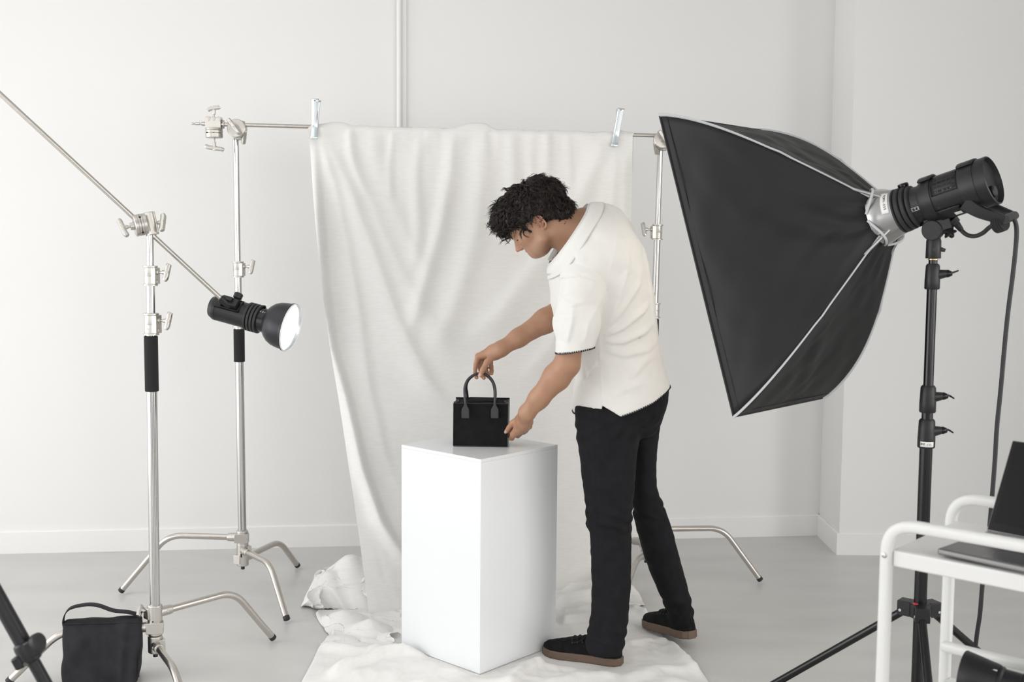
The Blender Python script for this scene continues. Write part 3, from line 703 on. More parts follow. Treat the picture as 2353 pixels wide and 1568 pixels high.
# tilting yoke on the stand top
YP = at(2146, 528, 3.335); sc = YP.x; ybase = YP
b = MB(); b.lathe(YP - pv * .004, pv, [(0, .030), (.022, .030), (.024, .028)], 32); b.box(YP + pv * .008 + V((0, 0, .026)) + bk * .012, (bk, pv, pu), (.036, .012, .034)); b.box(YP - pv * .03 + pu * .02, (bk, pv, pu), (.03, .03, .02))
b.box(YP + bk * .05 - pv * .012 + pu * .028, (bk, pv, pu), (.05, .016, .012))
yk = b.build('tilt_yoke', M['black'], st2, bevel=.003)
MB().lathe(YP + pv * .019, pv, [(0, .015), (.001, .015), (.0012, .012)], 24).build('pivot_cap', M['rubber'], yk)
k = MB(); kc = at(2178, 535, 3.34); kn = []
for i in range(24): a = 2 * PI * i / 24; kn.append(kc + (V((1, 0, 0)) * math.cos(a) + V((0, .3, 1)).normalized() * math.sin(a)) * (.016 + .005 * math.cos(6 * a)))
k.prism(kn, V((.1, -.9, .3)).normalized() * .016); k.build('tilt_knob', M['black'], st2, bevel=.002)
# --- black stand
Yk = 3.34
KB = at(2108, 1560, Yk); KT = at(2144, 600, Yk)
klean = (KT.x - KB.x) / (KT.z - KB.z)
bs_ = thing('light_stand', 'tall black tripod light stand carrying the strobe and softbox', 'light stand', (KB.x - klean * KB.z, Yk, 0))
kp = lambda z: V((KB.x + klean * (z - KB.z), Yk, z))
kz = lambda py: at(2120, py, Yk).z
def seg(y0, y1, r, name, m, n=24): return MB().tube([kp(kz(y0)), kp(kz(y1))], r, n).build(name, m, bs_)
MB().lathe(kp(kz(594)), kp(3) - kp(2), [(0, .0205), (.002, .0215), (.05, .0208), (.056, .019), (kz(546) - kz(594), .019)], 28).build('top_socket', M['black'], bs_)
MB().lathe(kp(kz(597)), zv, [(0, .0145), (.0022, .0145)], 24).build('brass_ring', M['brass'], bs_)
b = MB(); b.lathe(kp(kz(573)) + V((.02, -.004, 0)), (1, -.2, -.25), [(0, .007), (.004, .006), (.012, .005)], 14); b.lathe(kp(kz(573)) + V((-.004, -.0205, 0)), (0, -1, 0), [(0, .0055), (.0008, .0055)], 14); b.build('lock_screw', M['rubber'], bs_)
seg(612, 590, .0125, 'tube', M['satin']); seg(900, 650, .0143, 'tube', M['satin']); seg(985, 930, .0162, 'tube', M['satin']); seg(1420, 1015, .0185, 'tube', M['satin'])
seg(1700, 1420, .0178, 'tube', M['satin'])
for (yb, yt, r) in ((665, 606, .0215), (948, 886, .0235), (1029, 963, .0250)):
    L = kz(yt) - kz(yb); b = MB(); b.lathe(kp(kz(yb)), kp(3) - kp(2), [(0, r - .002), (.003, r), (L * .35, r), (L * .6, r - .001), (L - .006, r - .002), (L, r - .006)], 32)
    b.tube([kp(kz(yb) + L * .55) + V((.0, -.002, 0)), kp(kz(yb) + L * .62) + V((r + .016, -.006, 0))], [r * .8, .011], 16)
    c = b.build('collar', M['black'], bs_)
    k = MB(); e = kp(kz(yb) + L * .62) + V((r + .014, -.006, 0)); k.lathe(e, (1, -.2, 0), [(0, .0105), (.006, .0115), (.010, .010), (.018, .006)], 16)
    k.tube(spline([e + V((.006, -.001, 0)), e + V((.018, -.005, .003)), e + V((.034, -.007, .009 if r < .023 else -.006))], 4), [.008, .008, .0075, .007, .0065, .006, .0055, .005, .004], 10, sq=4, flat=.5)
    k.build('lock_lever', M['gloss'], c)
rz = .0252
b = MB(); rows = []
for i in range(9):
    a = math.radians(-150 + 92 * i / 8); rows.append([kp(kz(y)) + V((math.cos(a), math.sin(a), 0)) * rz for y in (1013, 1025)])
b.grid(rows); b.build('label_sticker', M['paper'], bs_, smooth=180, solid=.0004)
tx = MB()
for i, ch in enumerate('RMT-123'):
    a = math.radians(-146 + 70 * (i + .5) / 7); nr = V((math.cos(a), math.sin(a), 0)); e = V((-nr.y, nr.x, 0))
    o = text_obj('label_text', ch, .0085, kp(kz(1019)) + nr * (rz + .0004), e, zv, M['ink'], None)
    tx.add([tuple(v.co) for v in o.data.vertices], [tuple(p.vertices) for p in o.data.polygons]); bpy.data.objects.remove(o)
tx.build('label_text', M['ink'], bs_, smooth=0, fix=False)
# hub and legs
hz = kz(1402); H0 = kp(hz); b = MB(); b.lathe(H0 - zv * .022, zv, [(0, .030), (.004, .033), (.040, .033), (.044, .028)], 32)
LA = [math.radians(a) for a in (141, 258, 20)]
for a in LA:
    d = V((math.cos(a), math.sin(a), 0)); b.box(H0 + d * .042, (d, V((-d.y, d.x, 0)), zv), (.020, .0215, .022))
hub_ = b.build('leg_hub', M['black'], bs_, bevel=.004)
b = MB(); b.lathe(H0 + V((-.018, -.012, .021)), zv, [(0, .009), (.003, .007), (.004, .0)], 16, caps=False); b.build('emblem', M['red'], hub_)
for a in LA:
    d = V((math.cos(a), math.sin(a), 0)); s = V((-d.y, d.x, 0))
    b = MB(); b.lathe(H0 + d * .052 + s * .0215 - zv * .006, s, [(0, .005), (.002, .0045)], 8); b.lathe(H0 + d * .052 - s * .0215 - zv * .006, -s, [(0, .005), (.002, .0045)], 8); b.build('leg_bolt', M['chrome'], hub_)
    ft = V((H0.x, H0.y, 0)) + d * .54; p0 = H0 + d * .048 - zv * .012
    lg = MB().tube([p0, ft + V((0, 0, .016)) - d * .02], .0122, 18).build('leg', M['satin'], bs_)
    MB().tube([ft + V((0, 0, .024)) - d * .032, ft + V((0, 0, .0145))], [.0145, .0142], 16).build('rubber_foot', M['rubber'], lg)
    m_ = p0.lerp(ft, .84); MB().tube([kp(.085) + d * .018, m_], .007, 10, sq=4).build('brace', M['satin'], bs_)
MB().lathe(kp(.06), zv, [(0, .024), (.05, .024)], 24).build('brace_collar', M['black'], bs_)
# --- power cord
Yc_ = 3.30
cp = [at(2198, 512, 3.31), at(2208, 528, 3.31), at(2222, 540, 3.30), at(2240, 543, 3.29), at(2258, 536, 3.27), at(2272, 524, 3.25), at(2288, 512, 3.23), at(2300, 498, 3.21), at(2318, 494, 3.21), at(2331, 506, 3.21), at(2336, 530, 3.21), at(2333, 580, 3.21), at(2325, 650, 3.21), at(2316, 720, 3.21), at(2308, 800, 3.21), at(2300, 890, 3.21), at(2291, 980, 3.21), at(2286, 1060, 3.21), at(2279, 1150, 3.21), at(2270, 1250, 3.22), at(2258, 1340, 3.23), at(2252, 1410, 3.24), at(2246, 1450, 3.26), at(2239, 1500, 3.30), at(2225, 1560, 3.36)]
g0 = V((cp[-1].x + .02, 3.46, .012)); cp += [V((cp[-1].x, 3.40, .10)), g0, g0 + V((.25, .22, -.0)), g0 + V((.7, .3, 0)), g0 + V((1.1, .1, 0))]
cord = MB().tube(spline(cp, 8), .0062, 12).build('power_cord', M['rubber'], None); tag(cord, 'black power cord hanging from the softbox strobe down to the floor', 'cord')
b = MB(); b.tube([at(2186, 503, 3.31), at(2197, 513, 3.31)], [.0165, .013], 12, sq=4); b.tube([at(2196, 512, 3.31), at(2209, 529, 3.31)], [.0105, .0075], 12); b.build('plug', M['black'], cord, bevel=.001)
b = MB(); 
for k_ in range(3): b.lathe(at(2288 + 5 * k_, 516 - 2 * k_, 3.20), V((.5, -.8, .2)), [(0, .024), (.002, .0255), (.012, .0255), (.014, .024)], 20)
b.build('cord_strap', M['foam'], cord)
# ================================================================== white trolley, laptop, camera
C0 = at(2037, 1300, 2.30); C0 = V((C0.x, C0.y, 0)); e1 = V((.742, -.670, 0)).normalized(); e2 = V((.670, .742, 0)).normalized()
CW, CL = .335, .62
ztop = at(2110, 1204, 2.245).z - .011; zs = at(2052, 1262, 2.30).z
zlow = at(2185, 1556, 2.54).z
cart = thing('utility_cart', 'white metal trolley with looped tube handles beside the softbox stand', 'trolley', tuple(C0 + e1 * CL / 2 + e2 * CW / 2))
for off in (0, CW):
    o = C0 + e2 * off
    p = arc_path([o + V((0, 0, .06)), o + V((0, 0, ztop)), o + e1 * CL + V((0, 0, ztop)), o + e1 * CL + V((0, 0, .06))], .062, 14)
    MB().tube(p, .0122, 24, sq=3.2, up=e2).build('frame_loop', M['white'], cart)
def shelf(z, nm):
    b = MB(); b.box(C0 + e1 * (CL / 2) + e2 * (CW / 2) + V((0, 0, z - .004)), (e1, e2, zv), (CL / 2 - .012, CW / 2 - .010, .004))
    b.box(C0 + e1 * (CL / 2) + e2 * .004 + V((0, 0, z - .017)), (e1, e2, zv), (CL / 2 - .012, .0045, .017))
    b.box(C0 + e1 * (CL / 2) + e2 * (CW - .004) + V((0, 0, z - .017)), (e1, e2, zv), (CL / 2 - .012, .0045, .017))
    for k_ in (.014, CL - .014): b.box(C0 + e1 * k_ + e2 * CW / 2 + V((0, 0, z - .012)), (e1, e2, zv), (.004, CW / 2 - .014, .012))
    return b.build(nm, M['white'], cart, bevel=.004, seg=3)
shelf(zs, 'shelf'); shelf(zlow, 'shelf'); shelf(.14, 'shelf')
zr = at(2200, 1497, 2.50).z
for off in (0,): pass
rr0 = C0 + e2 * (CW - .02) + V((0, 0, zr - .0)); MB().tube([rr0 + e1 * .0, rr0 + e1 * .006, rr0 + e1 * (CL - .0)], [.010, .0118, .0118], 20, sq=3.2, up=e2).build('guard_rail', M['white'], cart)
b = MB()
for z in (zs - .011, zlow - .012): b.lathe(C0 + V((0, 0, z)) - e2 * .0118 + e1 * 0, -e2, [(0, .0058), (.0015, .0055), (.0022, .004), (.0023, .0025), (.0012, .002)], 18)
b.build('bolts', M['chrome'], cart)
for off in (0, CW):
    for k_ in (0, CL):
        c = C0 + e2 * off + e1 * k_; w = MB(); w.lathe(c + V((0, 0, .028)) - e2 * .011, e2, [(0, .024), (.003, .028), (.019, .028), (.022, .024)], 28); cs = w.build('caster', M['rubber'], cart)
        MB().tube([c + V((0, 0, .03)), c + V((0, 0, .07))], .008, 12).build('caster_stem', M['steel'], cs)
# laptop
zl0 = zs + .004
L0 = fl(2153, 1268, zl0 + .008); L0 = V((L0.x, L0.y, zl0)); Lf = fl(2353, 1311, zl0 + .008); la = V((Lf.x - L0.x, Lf.y - L0.y, 0)).normalized(); lb = V((-la.y, la.x, 0))
lap = thing('laptop', 'open dark grey laptop on the top shelf of the white trolley', 'laptop', tuple(L0 + la * .15 + lb * .1))
LW, LD, LT = .304, .212, .0125
b = MB(); b.box(L0 + la * LW / 2 + lb * LD / 2 + zv * (LT / 2 + .002), (la, lb, zv), (LW / 2, LD / 2, LT / 2)); b.build('base', M['spacegrey'], lap, bevel=.004, seg=3)
b = MB()
for x in (.02, LW - .02):
    for y in (.02, LD - .02): b.lathe(L0 + la * x + lb * y, zv, [(0, .006), (.003, .006)], 12)
b.build('rubber_feet', M['rubber'], lap)
zt = zl0 + LT + .0022
b = MB()
for r_ in range(6):
    n = 14; dep = .0155 if r_ < 5 else .009
    for k_ in range(n): b.box(L0 + la * (.020 + (k_ + .5) * .264 / n) + lb * (.096 + r_ * .0180) + zv * (zt + .0004), (la, lb, zv), (.0081, dep / 2, .0006))
b.v = [(x, y, z - 0) for x, y, z in b.v]
b = MB()
for r_ in range(6):
    n = 14; dep = .0152 if r_ < 5 else .009
    for k_ in range(n): b.box(L0 + la * (.020 + (k_ + .5) * .264 / n) + lb * (.096 + r_ * .0180) + zv * (LT + .0026), (la, lb, zv), (.0081, dep / 2, .0006))
b.build('keyboard', M['key'], lap, bevel=.0003, seg=1)
MB().box(L0 + la * (LW / 2) + lb * .045 + zv * (LT + .0021), (la, lb, zv), (.065, .040, .0003)).build('trackpad', mat('trackpad_glass', (.10, .10, .105), .25), lap, bevel=.0002, seg=1)
S0_ = L0 + la * .002 + lb * (LD - .004) + zv * (LT + .003); S1_ = at(2311, 1030, 2.58)
tl = math.radians(30); sup = (lb * math.sin(tl) + zv * math.cos(tl)); sn = la.cross(sup)
b = MB(); b.box(S0_ + la * (LW / 2) + sup * .104 - sn * .0, (la, sup, sn), (LW / 2 - .001, .104, .0026)); ld = b.build('screen_lid', M['spacegrey'], lap, bevel=.0024, seg=3)
MB().box(S0_ + la * (LW / 2) + sup * .104 + sn * .0028, (la, sup, sn), (LW / 2 - .003, .1015, .0003)).build('bezel', M['gloss'], ld)
MB().box(S0_ + la * (LW / 2) + sup * .109 + sn * .0032, (la, sup, sn), (LW / 2 - .011, .0895, .0002)).build('display', M['screen'], ld)
# camera lying on the lower shelf
ca = V((.80, -.58, -.06)).normalized(); K0 = at(2212, 1549, 2.36); K0.z = max(K0.z, zlow + .052)
cmr = thing('camera', 'black camera with hooded lens lying on the lower trolley shelf', 'camera', tuple(V((K0.x, K0.y, zlow))))
b = MB(); b.lathe(K0, ca, [(0, .049), (.002, .050), (.045, .043), (.068, .0395), (.072, .038), (.070, .036), (.002, .0475)], 48, caps=False); b.build('lens_hood', M['black'], cmr)
b = MB(); b.lathe(K0, ca, [(.060, .030), (.062, .036), (.078, .0365), (.082, .033), (.115, .0325), (.117, .0345), (.122, .0345), (.124, .037), (.150, .0375), (.152, .035), (.175, .0365), (.18, .034)], 48); ln_ = b.build('lens', M['black'], cmr)
MB().lathe(K0, ca, [(.1255, .0373), (.1295, .0376)], 48).build('red_ring', M['red'], ln_)
b = MB()
for i in range(40):
    a = 2 * PI * i / 40; q = ca.orthogonal().normalized(); w = ca.cross(q); b.box(K0 + ca * .163 + (q * math.cos(a) + w * math.sin(a)) * .0368, (ca, q * math.cos(a) + w * math.sin(a), -q * math.sin(a) + w * math.cos(a)), (.009, .0006, .0016))
b.build('focus_ridges', M['rubber'], ln_)
MB().box(K0 + ca * .052 + V((-.0, -.025, .033)), (ca, V((.5, .8, .3)).normalized(), V((0, -.5, .8)).normalized()), (.006, .0012, .0008)).build('hood_mark', M['whiteink'], cmr)
cb = V((-ca.y, ca.x, 0)).normalized(); cu = ca.cross(cb); cu = cu if cu.z > 0 else -cu
b = MB(); o = K0 + ca * .205; b.box(o + cu * .0, (ca, cb, cu), (.028, .066, .042)); b.box(o + cu * .052, (ca, cb, cu), (.026, .026, .016)); b.box(o + cb * .06 - ca * .015, (ca, cb, cu), (.036, .016, .042)); b.build('camera_body', M['black'], cmr, bevel=.006, seg=3)
# ================================================================== sandbag and foreground tripod
la_ = math.radians(192); sbd = V((math.cos(la_), math.sin(la_), 0)); sbn = V((-sbd.y, sbd.x, 0)); sbn = sbn if sbn.y < 0 else -sbn
SB = V((NC[0], NC[1], 0)) + sbd * .170; SB.z = 0
SBH = zz(237, 1429, 3.75)
Rsb = np.array([list(sbd), list(sbn), [0, 0, 1]])
def sandbag(p):
    q = (p - np.array(SB)) @ Rsb.T; x, y, z = q.T
    zz_ = np.clip(z / SBH, 0, 1)
    hw = .122 + .004 * zz_; ht = .020 + .050 * (1 - zz_) ** .6
    fold = .008 * vnoise(x * 15 + z * 6, z * 5, y * 2) + .005 * vnoise(x * 34 - z * 20, z * 9, 3.1) + .006 * np.exp(-((x + .055 + .12 * z) / .012) ** 2) - .006 * np.exp(-((x + .078 + .05 * z) / .010) ** 2) + .004 * np.sin((x * .8 + z * .35) * 60) * np.exp(-((x + .03) / .05) ** 2)
    yc = y - .012 * (1 - zz_)
    d2 = np.stack([np.abs(x) - hw + .012, np.abs(yc) - ht + .012, np.abs(z - SBH / 2) - SBH / 2 + .012], 1)
    d = np.linalg.norm(np.maximum(d2, 0), axis=1) + np.minimum(d2.max(1), 0) - .012
    # groove where the two pouches part, and a sagging lower corner
    d = d - fold * np.clip((1 - zz_) * 1.6 + .2, 0, 1)
    return np.maximum(d, .002 - z)
v, q = sdf_mesh(sandbag, np.array(SB) - [.2, .17, .01], np.array(SB) + [.2, .17, SBH + .03], .006)
sbg = thing('sandbag', 'black canvas sandbag saddled over a leg of the nearest silver stand', 'sandbag', tuple(SB))
finish('pouch', np_mesh('pouch', v, q), M['canvas'], sbg, smooth=180, fix=False)
def ribbon(pts, w, wd_, m, name, parent, th=.003):
    p = spline(pts, 8); b = MB(); b.grid([[q - wd_ * w / 2, q + wd_ * w / 2] for q in p]); return b.build(name, m, parent, smooth=180, solid=th)
tp_ = lambda x, z, y=0.: SB + sbd * x + sbn * y + zv * z
sx = lambda px: ((at(px, 1430, SB.y + .0).x) - SB.x) / sbd.x
hz_ = lambda py: at(237, py, 3.75).z
ribbon([tp_(sx(157), SBH - .04), tp_(sx(153), SBH + .002), tp_(sx(165), hz_(1404)), tp_(sx(195), hz_(1396)), tp_(sx(225), hz_(1398)), tp_(sx(258), hz_(1412)), tp_(sx(290), hz_(1418)), tp_(sx(316), hz_(1425)), tp_(sx(322), hz_(1416), .0)], .034, sbn, M['canvas'], 'strap', sbg)
b = MB(); b.tube([tp_(-.122, SBH - .012, .030), tp_(.124, SBH - .004, .028)], .0025, 8); b.tube([tp_(-.118, SBH - .02, .028), tp_(-.120, .03, .078)], .002, 8); b.build('seams', M['canvas'], sbg)
# tripod in the near left corner
Yt = 2.2
T1 = at(0, 1383, Yt); T2 = at(64, 1498, Yt); td = (T2 - T1).normalized(); T0 = T1 - td * .75; TF = T2 + td * (-(T2.z) / td.z)
trip = thing('tripod', 'black tripod leg with clamp lock slanting through the near lower left corner', 'tripod', (T0.x, T0.y, 0))
leg = MB().tube([T0, T2 + td * .02], .0158, 24).build('leg', M['black'], trip)
MB().tube([T2, TF - td * .02], .0125, 24).build('leg_extension', M['black'], leg)
MB().tube([TF - td * .05, TF - td * .012], .015, 18).build('rubber_foot', M['rubber'], leg)
sdv = V((td.z, 0, -td.x)); sdv = sdv if sdv.x > 0 else -sdv
b = MB(); b.tube([T2 - td * .022, T2 - td * .012, T2 + td * .012, T2 + td * .022], [.0195, .0215, .0215, .0185], 20)
b.box(T2 + sdv * .020 - td * .004 + V((0, -.006, 0)), (sdv, V((0, 1, 0)), td), (.014, .014, .017))
b.box(T2 - sdv * .020 + td * .010 + V((0, -.008, 0)), (sdv, V((0, 1, 0)), td), (.010, .012, .013))
cl = b.build('leg_clamp', M['black'], leg, bevel=.004)
MB().lathe(T2 + sdv * .026 - td * .010 + V((0, -.012, 0)), sdv + V((0, -.3, 0)), [(0, .013), (.004, .0175), (.014, .0175), (.018, .013)], 18).build('clamp_knob', M['rubber'], cl)
MB().lathe(T2 - sdv * .006 + td * .018 + V((0, -.018, 0)), (0, -1, .2), [(0, .005), (.003, .004)], 10).build('clamp_bolt', M['chrome'], cl)
b = MB(); b.lathe(T0 - V((0, 0, .05)), zv, [(0, .03), (.01, .045), (.08, .045), (.09, .03)], 28); b.build('leg_crown', M['black'], trip, bevel=.002)
MB().tube([T0 - V((0, 0, .30)), T0 + V((0, 0, .22))], .014, 20).build('center_column', M['black'], trip)
az0 = math.atan2(TF.y - T0.y, TF.x - T0.x); RT = math.hypot(TF.x - T0.x, TF.y - T0.y)
for k_ in (120, 240):
    a = az0 + math.radians(k_); f = V((T0.x + RT * math.cos(a), T0.y + RT * math.sin(a), .012)); MB().tube([T0, f], .014, 20).build('leg', M['black'], trip)
# ================================================================== cloth backdrop: hanging sheet, floor spread and two heaps in one piece
def ridge(P, L, amp, w, asym=0., f0=.12, f1=.25):
    d, t, s = polydist(P, L); ww = w * (1 + asym * s)
    fade = np.clip(t / f0, 0, 1) * np.clip((1 - t) / f1, 0, 1); fade = fade * fade * (3 - 2 * fade)
    return amp * fade * np.exp(-(d / ww) ** 2)
_cr = np.random.RandomState(9); _cn = [(v_ / np.linalg.norm(v_), 5 + 7 * _cr.rand(), 30 * _cr.rand()) for v_ in _cr.randn(9, 3)]
def crumple(p, sc=1.):
    """long, gently bent creases in a handful of directions"""
    w = np.stack([vnoise(p[:, 0] * 5 * sc, p[:, 1] * 5 * sc, p[:, 2] * 5 * sc + k * 7.) for k in range(2)], 1); f = 0.
    for k, (n, fr, ph) in enumerate(_cn):
        u = (p @ n) * fr * sc + ph + .55 * w[:, k % 2]; t = np.abs(u - np.floor(u) - .5) * 2
        f = f + (1 - t) ** 2.2 * np.clip(vnoise(p[:, 0] * 4 * sc + k * 3.1, p[:, 1] * 4 * sc, p[:, 2] * 4 * sc + k) * 1.6 + .1, 0, 1)
    return f
cv, cf = [], []
def emit(v, f):
    n = len(cv); cv.extend([tuple(map(float, p)) for p in v]); cf.extend([tuple(int(i) + n for i in q) for q in f])
LE = np.array([(709, 291), (715, 360), (722, 440), (735, 560), (748, 680), (760, 780), (772, 860), (786, 960), (800, 1060), (813, 1150), (826, 1240), (838, 1335), (848, 1416)], float)
RE = np.array([(1453, 308), (1452, 420), (1450, 520), (1449, 640), (1449, 760), (1449, 850), (1450, 930), (1451, 1010), (1452, 1090), (1452, 1160), (1451, 1230), (1449, 1290), (1446, 1345)], float)
NU, NV = 190, 240
us = np.linspace(0, 1, NU); vs_ = np.linspace(0, 1, NV)
def cure(E, v):
    k = np.linspace(0, 1, len(E)); return np.stack([np.interp(v, k, E[:, 0]), np.interp(v, k, E[:, 1])], 1)
Lp, Rp = cure(LE, vs_), cure(RE, vs_)
yl0, yr0 = Yc(709) - .012, Yc(1453) - .012
ylb, yrb = fl(848, 1416).y, fl(1446, 1345).y
bend = lambda v: np.clip((v - .25) / .75, 0, 1) ** 1.6
Yl = yl0 + (ylb - yl0) * bend(vs_); Yr_ = yr0 + (yrb - yr0) * bend(vs_)
px = Lp[:, None, 0] * (1 - us) + Rp[:, None, 0] * us; py = Lp[:, None, 1] * (1 - us) + Rp[:, None, 1] * us
YY = Yl[:, None] * (1 - us) + Yr_[:, None] * us
F = np.stack([px.ravel(), py.ravel()], 1); VV = np.repeat(vs_, NU); UU = np.tile(us, NV)
D = np.zeros(len(F))
for L, a, w, s in (
    ([(726, 320), (741, 560), (751, 690), (768, 800), (800, 910), (838, 1075), (878, 1190), (930, 1275), (1010, 1370)], .078, 15, .55),
    ([(722, 310), (728, 480), (742, 640), (760, 780)], .020, 10, 0), ([(733, 315), (770, 430), (797, 560), (822, 700), (845, 880), (885, 1050), (940, 1180)], .020, 20, .35),
    ([(742, 305), (800, 430), (850, 560), (915, 740), (985, 880), (1060, 980)], .028, 26, .35), ([(775, 305), (830, 420), (905, 600), (990, 740), (1080, 830)], .020, 30, .3),
    ([(850, 300), (880, 420), (940, 560), (1010, 660)], .014, 26, .3),
    ([(1417, 325), (1382, 500), (1335, 640), (1265, 800), (1180, 900)], .024, 26, -.3), ([(1418, 335), (1405, 520), (1392, 720), (1380, 900)], .020, 18, -.3),
    ([(1440, 325), (1434, 500), (1430, 650), (1432, 800)], .018, 12, 0), ([(1402, 318), (1325, 460), (1240, 600), (1150, 720), (1060, 800)], .026, 30, -.3), ([(1390, 318), (1350, 420), (1300, 560)], .014, 20, 0),
    ([(1042, 292), (1034, 400), (1012, 520), (965, 690), (930, 800)], .028, 18, 0), ([(1110, 300), (1107, 420), (1088, 560), (1040, 710), (985, 840)], .024, 26, 0), ([(968, 300), (955, 400), (962, 540), (950, 640)], .016, 16, 0),
    ([(1175, 300), (1180, 420), (1170, 560)], .018, 18, 0), ([(1260, 300), (1255, 400), (1235, 520)], .014, 14, 0), ([(1300, 302), (1310, 400), (1300, 520)], .012, 12, 0), ([(1210, 300), (1222, 400), (1215, 500)], .012, 12, 0),
    ([(905, 298), (895, 380), (900, 460)], .010, 10, 0), ([(800, 297), (815, 370), (845, 460)], .012, 11, 0)):
    D += ridge(F, L, a, w, s)
D += .0095 * np.exp(-VV / .07) * vnoise(UU * 46, VV * 6, 2.) + .004 * np.exp(-VV / .2) * vnoise(UU * 24, VV * 3, 5.)
D += .012 * vnoise(UU * 5 + VV * 2., VV * 2.2, 8.) * np.clip(VV * 3, 0, 1) + .003 * vnoise(UU * 18, VV * 12, 9.) * np.clip(VV * 2, 0, 1)
D += .0035 * vnoise(UU * 50 - VV * 14, VV * 30, 3.) * np.clip((VV - .8) * 5, 0, 1)
D *= .62 * np.clip((1 - VV) / .05, 0, 1)
D = np.where(VV < .06, np.maximum(D, 0), D) + .012 * np.exp(-(VV / .05) ** 2)
hang = np.array([list(at(a, b, y)) for a, b, y in zip(px.ravel(), py.ravel(), YY.ravel())]).reshape(NV, NU, 3)
hang[..., 1] -= D.reshape(NV, NU)
up_ = .004 + .020 * np.exp(-((us - .50) / .055) ** 4) * (1 + .5 * vnoise(us * 30, 1.)) + .013 * np.exp(-((us - .075) / .035) ** 2) + .008 * np.exp(-((us - .965) / .02) ** 2) + .003 * vnoise(us * 40, 4.)
rows = []
bar = np.array([list(B0 + (B1 - B0) * ((p_ - 545) / (1522 - 545))) for p_ in px[0]])
for k in range(10):                                              # the flap that hangs behind the pole
    t = k / 9; r = bar.copy(); r[:, 1] += .012 + .010 * (1 - t) * vnoise(us * 20, 7.); r[:, 2] -= .15 * (1 - t); rows.append(r)
for k in range(1, 6):
    a = PI * k / 6; r = bar.copy(); r[:, 1] += .013 * math.cos(a); r[:, 2] += (.006 + up_) * math.sin(a); rows.append(r)
G = np.concatenate([np.stack(rows), hang[1:]], 0); n0, n1 = G.shape[:2]
emit(G.reshape(-1, 3), [(i * n1 + j, i * n1 + j + 1, (i + 1) * n1 + j + 1, (i + 1) * n1 + j) for i in range(n0 - 1) for j in range(n1 - 1)])
# floor spread
BP = [(849, 1412), (800, 1404), (745, 1406), (726, 1412), (738, 1438), (762, 1456), (752, 1470), (735, 1486), (718, 1522), (694, 1568), (668, 1625), (690, 1700), (860, 1790), (1100, 1850), (1350, 1830), (1560, 1760), (1660, 1660), (1630, 1574), (1598, 1532), (1565, 1505), (1538, 1482), (1520, 1460), (1500, 1426), (1478, 1400), (1462, 1392), (1452, 1372), (1447, 1345), (1300, 1344), (1150, 1350), (1000, 1380), (900, 1400)]
BW_ = [fl(*p) for p in BP]; BW_ = spline(BW_ + [BW_[0]], 9)[:-1]; BW_ = np.array([[p.x, p.y] for p in BW_])
cw = np.array([-.08, 4.08]); NT = 110
T = np.linspace(0, 1, NT) ** .75
Pf = (cw + (BW_ - cw)[None] * T[:, None, None]); sh = Pf.shape[:2]; Q = Pf.reshape(-1, 2)
wl = lambda L: np.array([[fl(*p).x, fl(*p).y] for p in L])
H = np.zeros(len(Q))
for L, a, w, s in (
    ([(750, 1570), (823, 1534), (878, 1511), (930, 1507), (1000, 1514)], .034, .026, .4), ([(733, 1490), (790, 1502), (850, 1506), (924, 1486)], .020, .022, 0), ([(760, 1545), (830, 1555), (930, 1560)], .012, .05, 0), ([(960, 1580), (1010, 1550), (1060, 1545)], .010, .03, 0), ([(1000, 1600), (1080, 1565), (1180, 1580)], .010, .03, 0),
    ([(1165, 1590), (1205, 1550), (1250, 1525), (1310, 1519)], .022, .024, .5), ([(1472, 1398), (1512, 1462), (1560, 1508), (1615, 1560)], .020, .020, 0),
    ([(1285, 1440), (1350, 1430), (1445, 1412)], .030, .03, .4), ([(1285, 1402), (1340, 1385), (1430, 1372)], .045, .03, .3), ([(1285, 1360), (1340, 1352), (1400, 1352), (1440, 1350)], .050, .03, 0), ([(1285, 1420), (1330, 1415), (1400, 1400)], .03, .028, 0),
    ([(1440, 1490), (1490, 1478), (1540, 1484)], .012, .024, .3), ([(1430, 1450), (1480, 1440), (1520, 1450)], .012, .03, .3), ([(1250, 1580), (1330, 1560), (1430, 1555)], .012, .03, 0), ([(1440, 1570), (1510, 1540), (1590, 1545)], .012, .03, 0), ([(1460, 1600), (1540, 1570), (1620, 1590)], .012, .03, 0)):
    H += ridge(Q, wl(L), a, w, s, .1, .1)
nn = vnoise(Q[:, 0] * 7, Q[:, 1] * 7, 3.); _q3 = np.column_stack([Q, Q[:, 0] * .3]); H += .0055 * crumple(_q3, .9) + .0022 * crumple(_q3 + .7, 2.4) + .0010 * crumple(_q3 + 1.9, 6.) + .0004 * vnoise(Q[:, 0] * 60, Q[:, 1] * 60, 2.)
qp = np.stack([(Q - np.array([cen.x, cen.y])) @ np.array([dl.x, dl.y]), (Q - np.array([cen.x, cen.y])) @ np.array([dr.x, dr.y])], 1)
H *= np.clip((np.abs(qp).max(1) - W_ / 2 - .002) / .045, 0, 1)
def flat(a, b, r):
    global H
    d, _, _ = polydist(Q, [a, b]); H = H * np.clip((d - r) / .03, 0, 1)
flat((.13, 4.03), (.37, 3.93), .056); flat((.65, 4.18), (.53, 4.42), .05)
H *= np.clip((1 - np.repeat(T, sh[1])) / .012, .15, 1)
Z = .0022 + H
n1 = sh[1]
emit(np.column_stack([Q, Z]), [(i * n1 + j, i * n1 + (j + 1) % n1, (i + 1) * n1 + (j + 1) % n1, (i + 1) * n1 + j) for i in range(sh[0] - 1) for j in range(n1)])
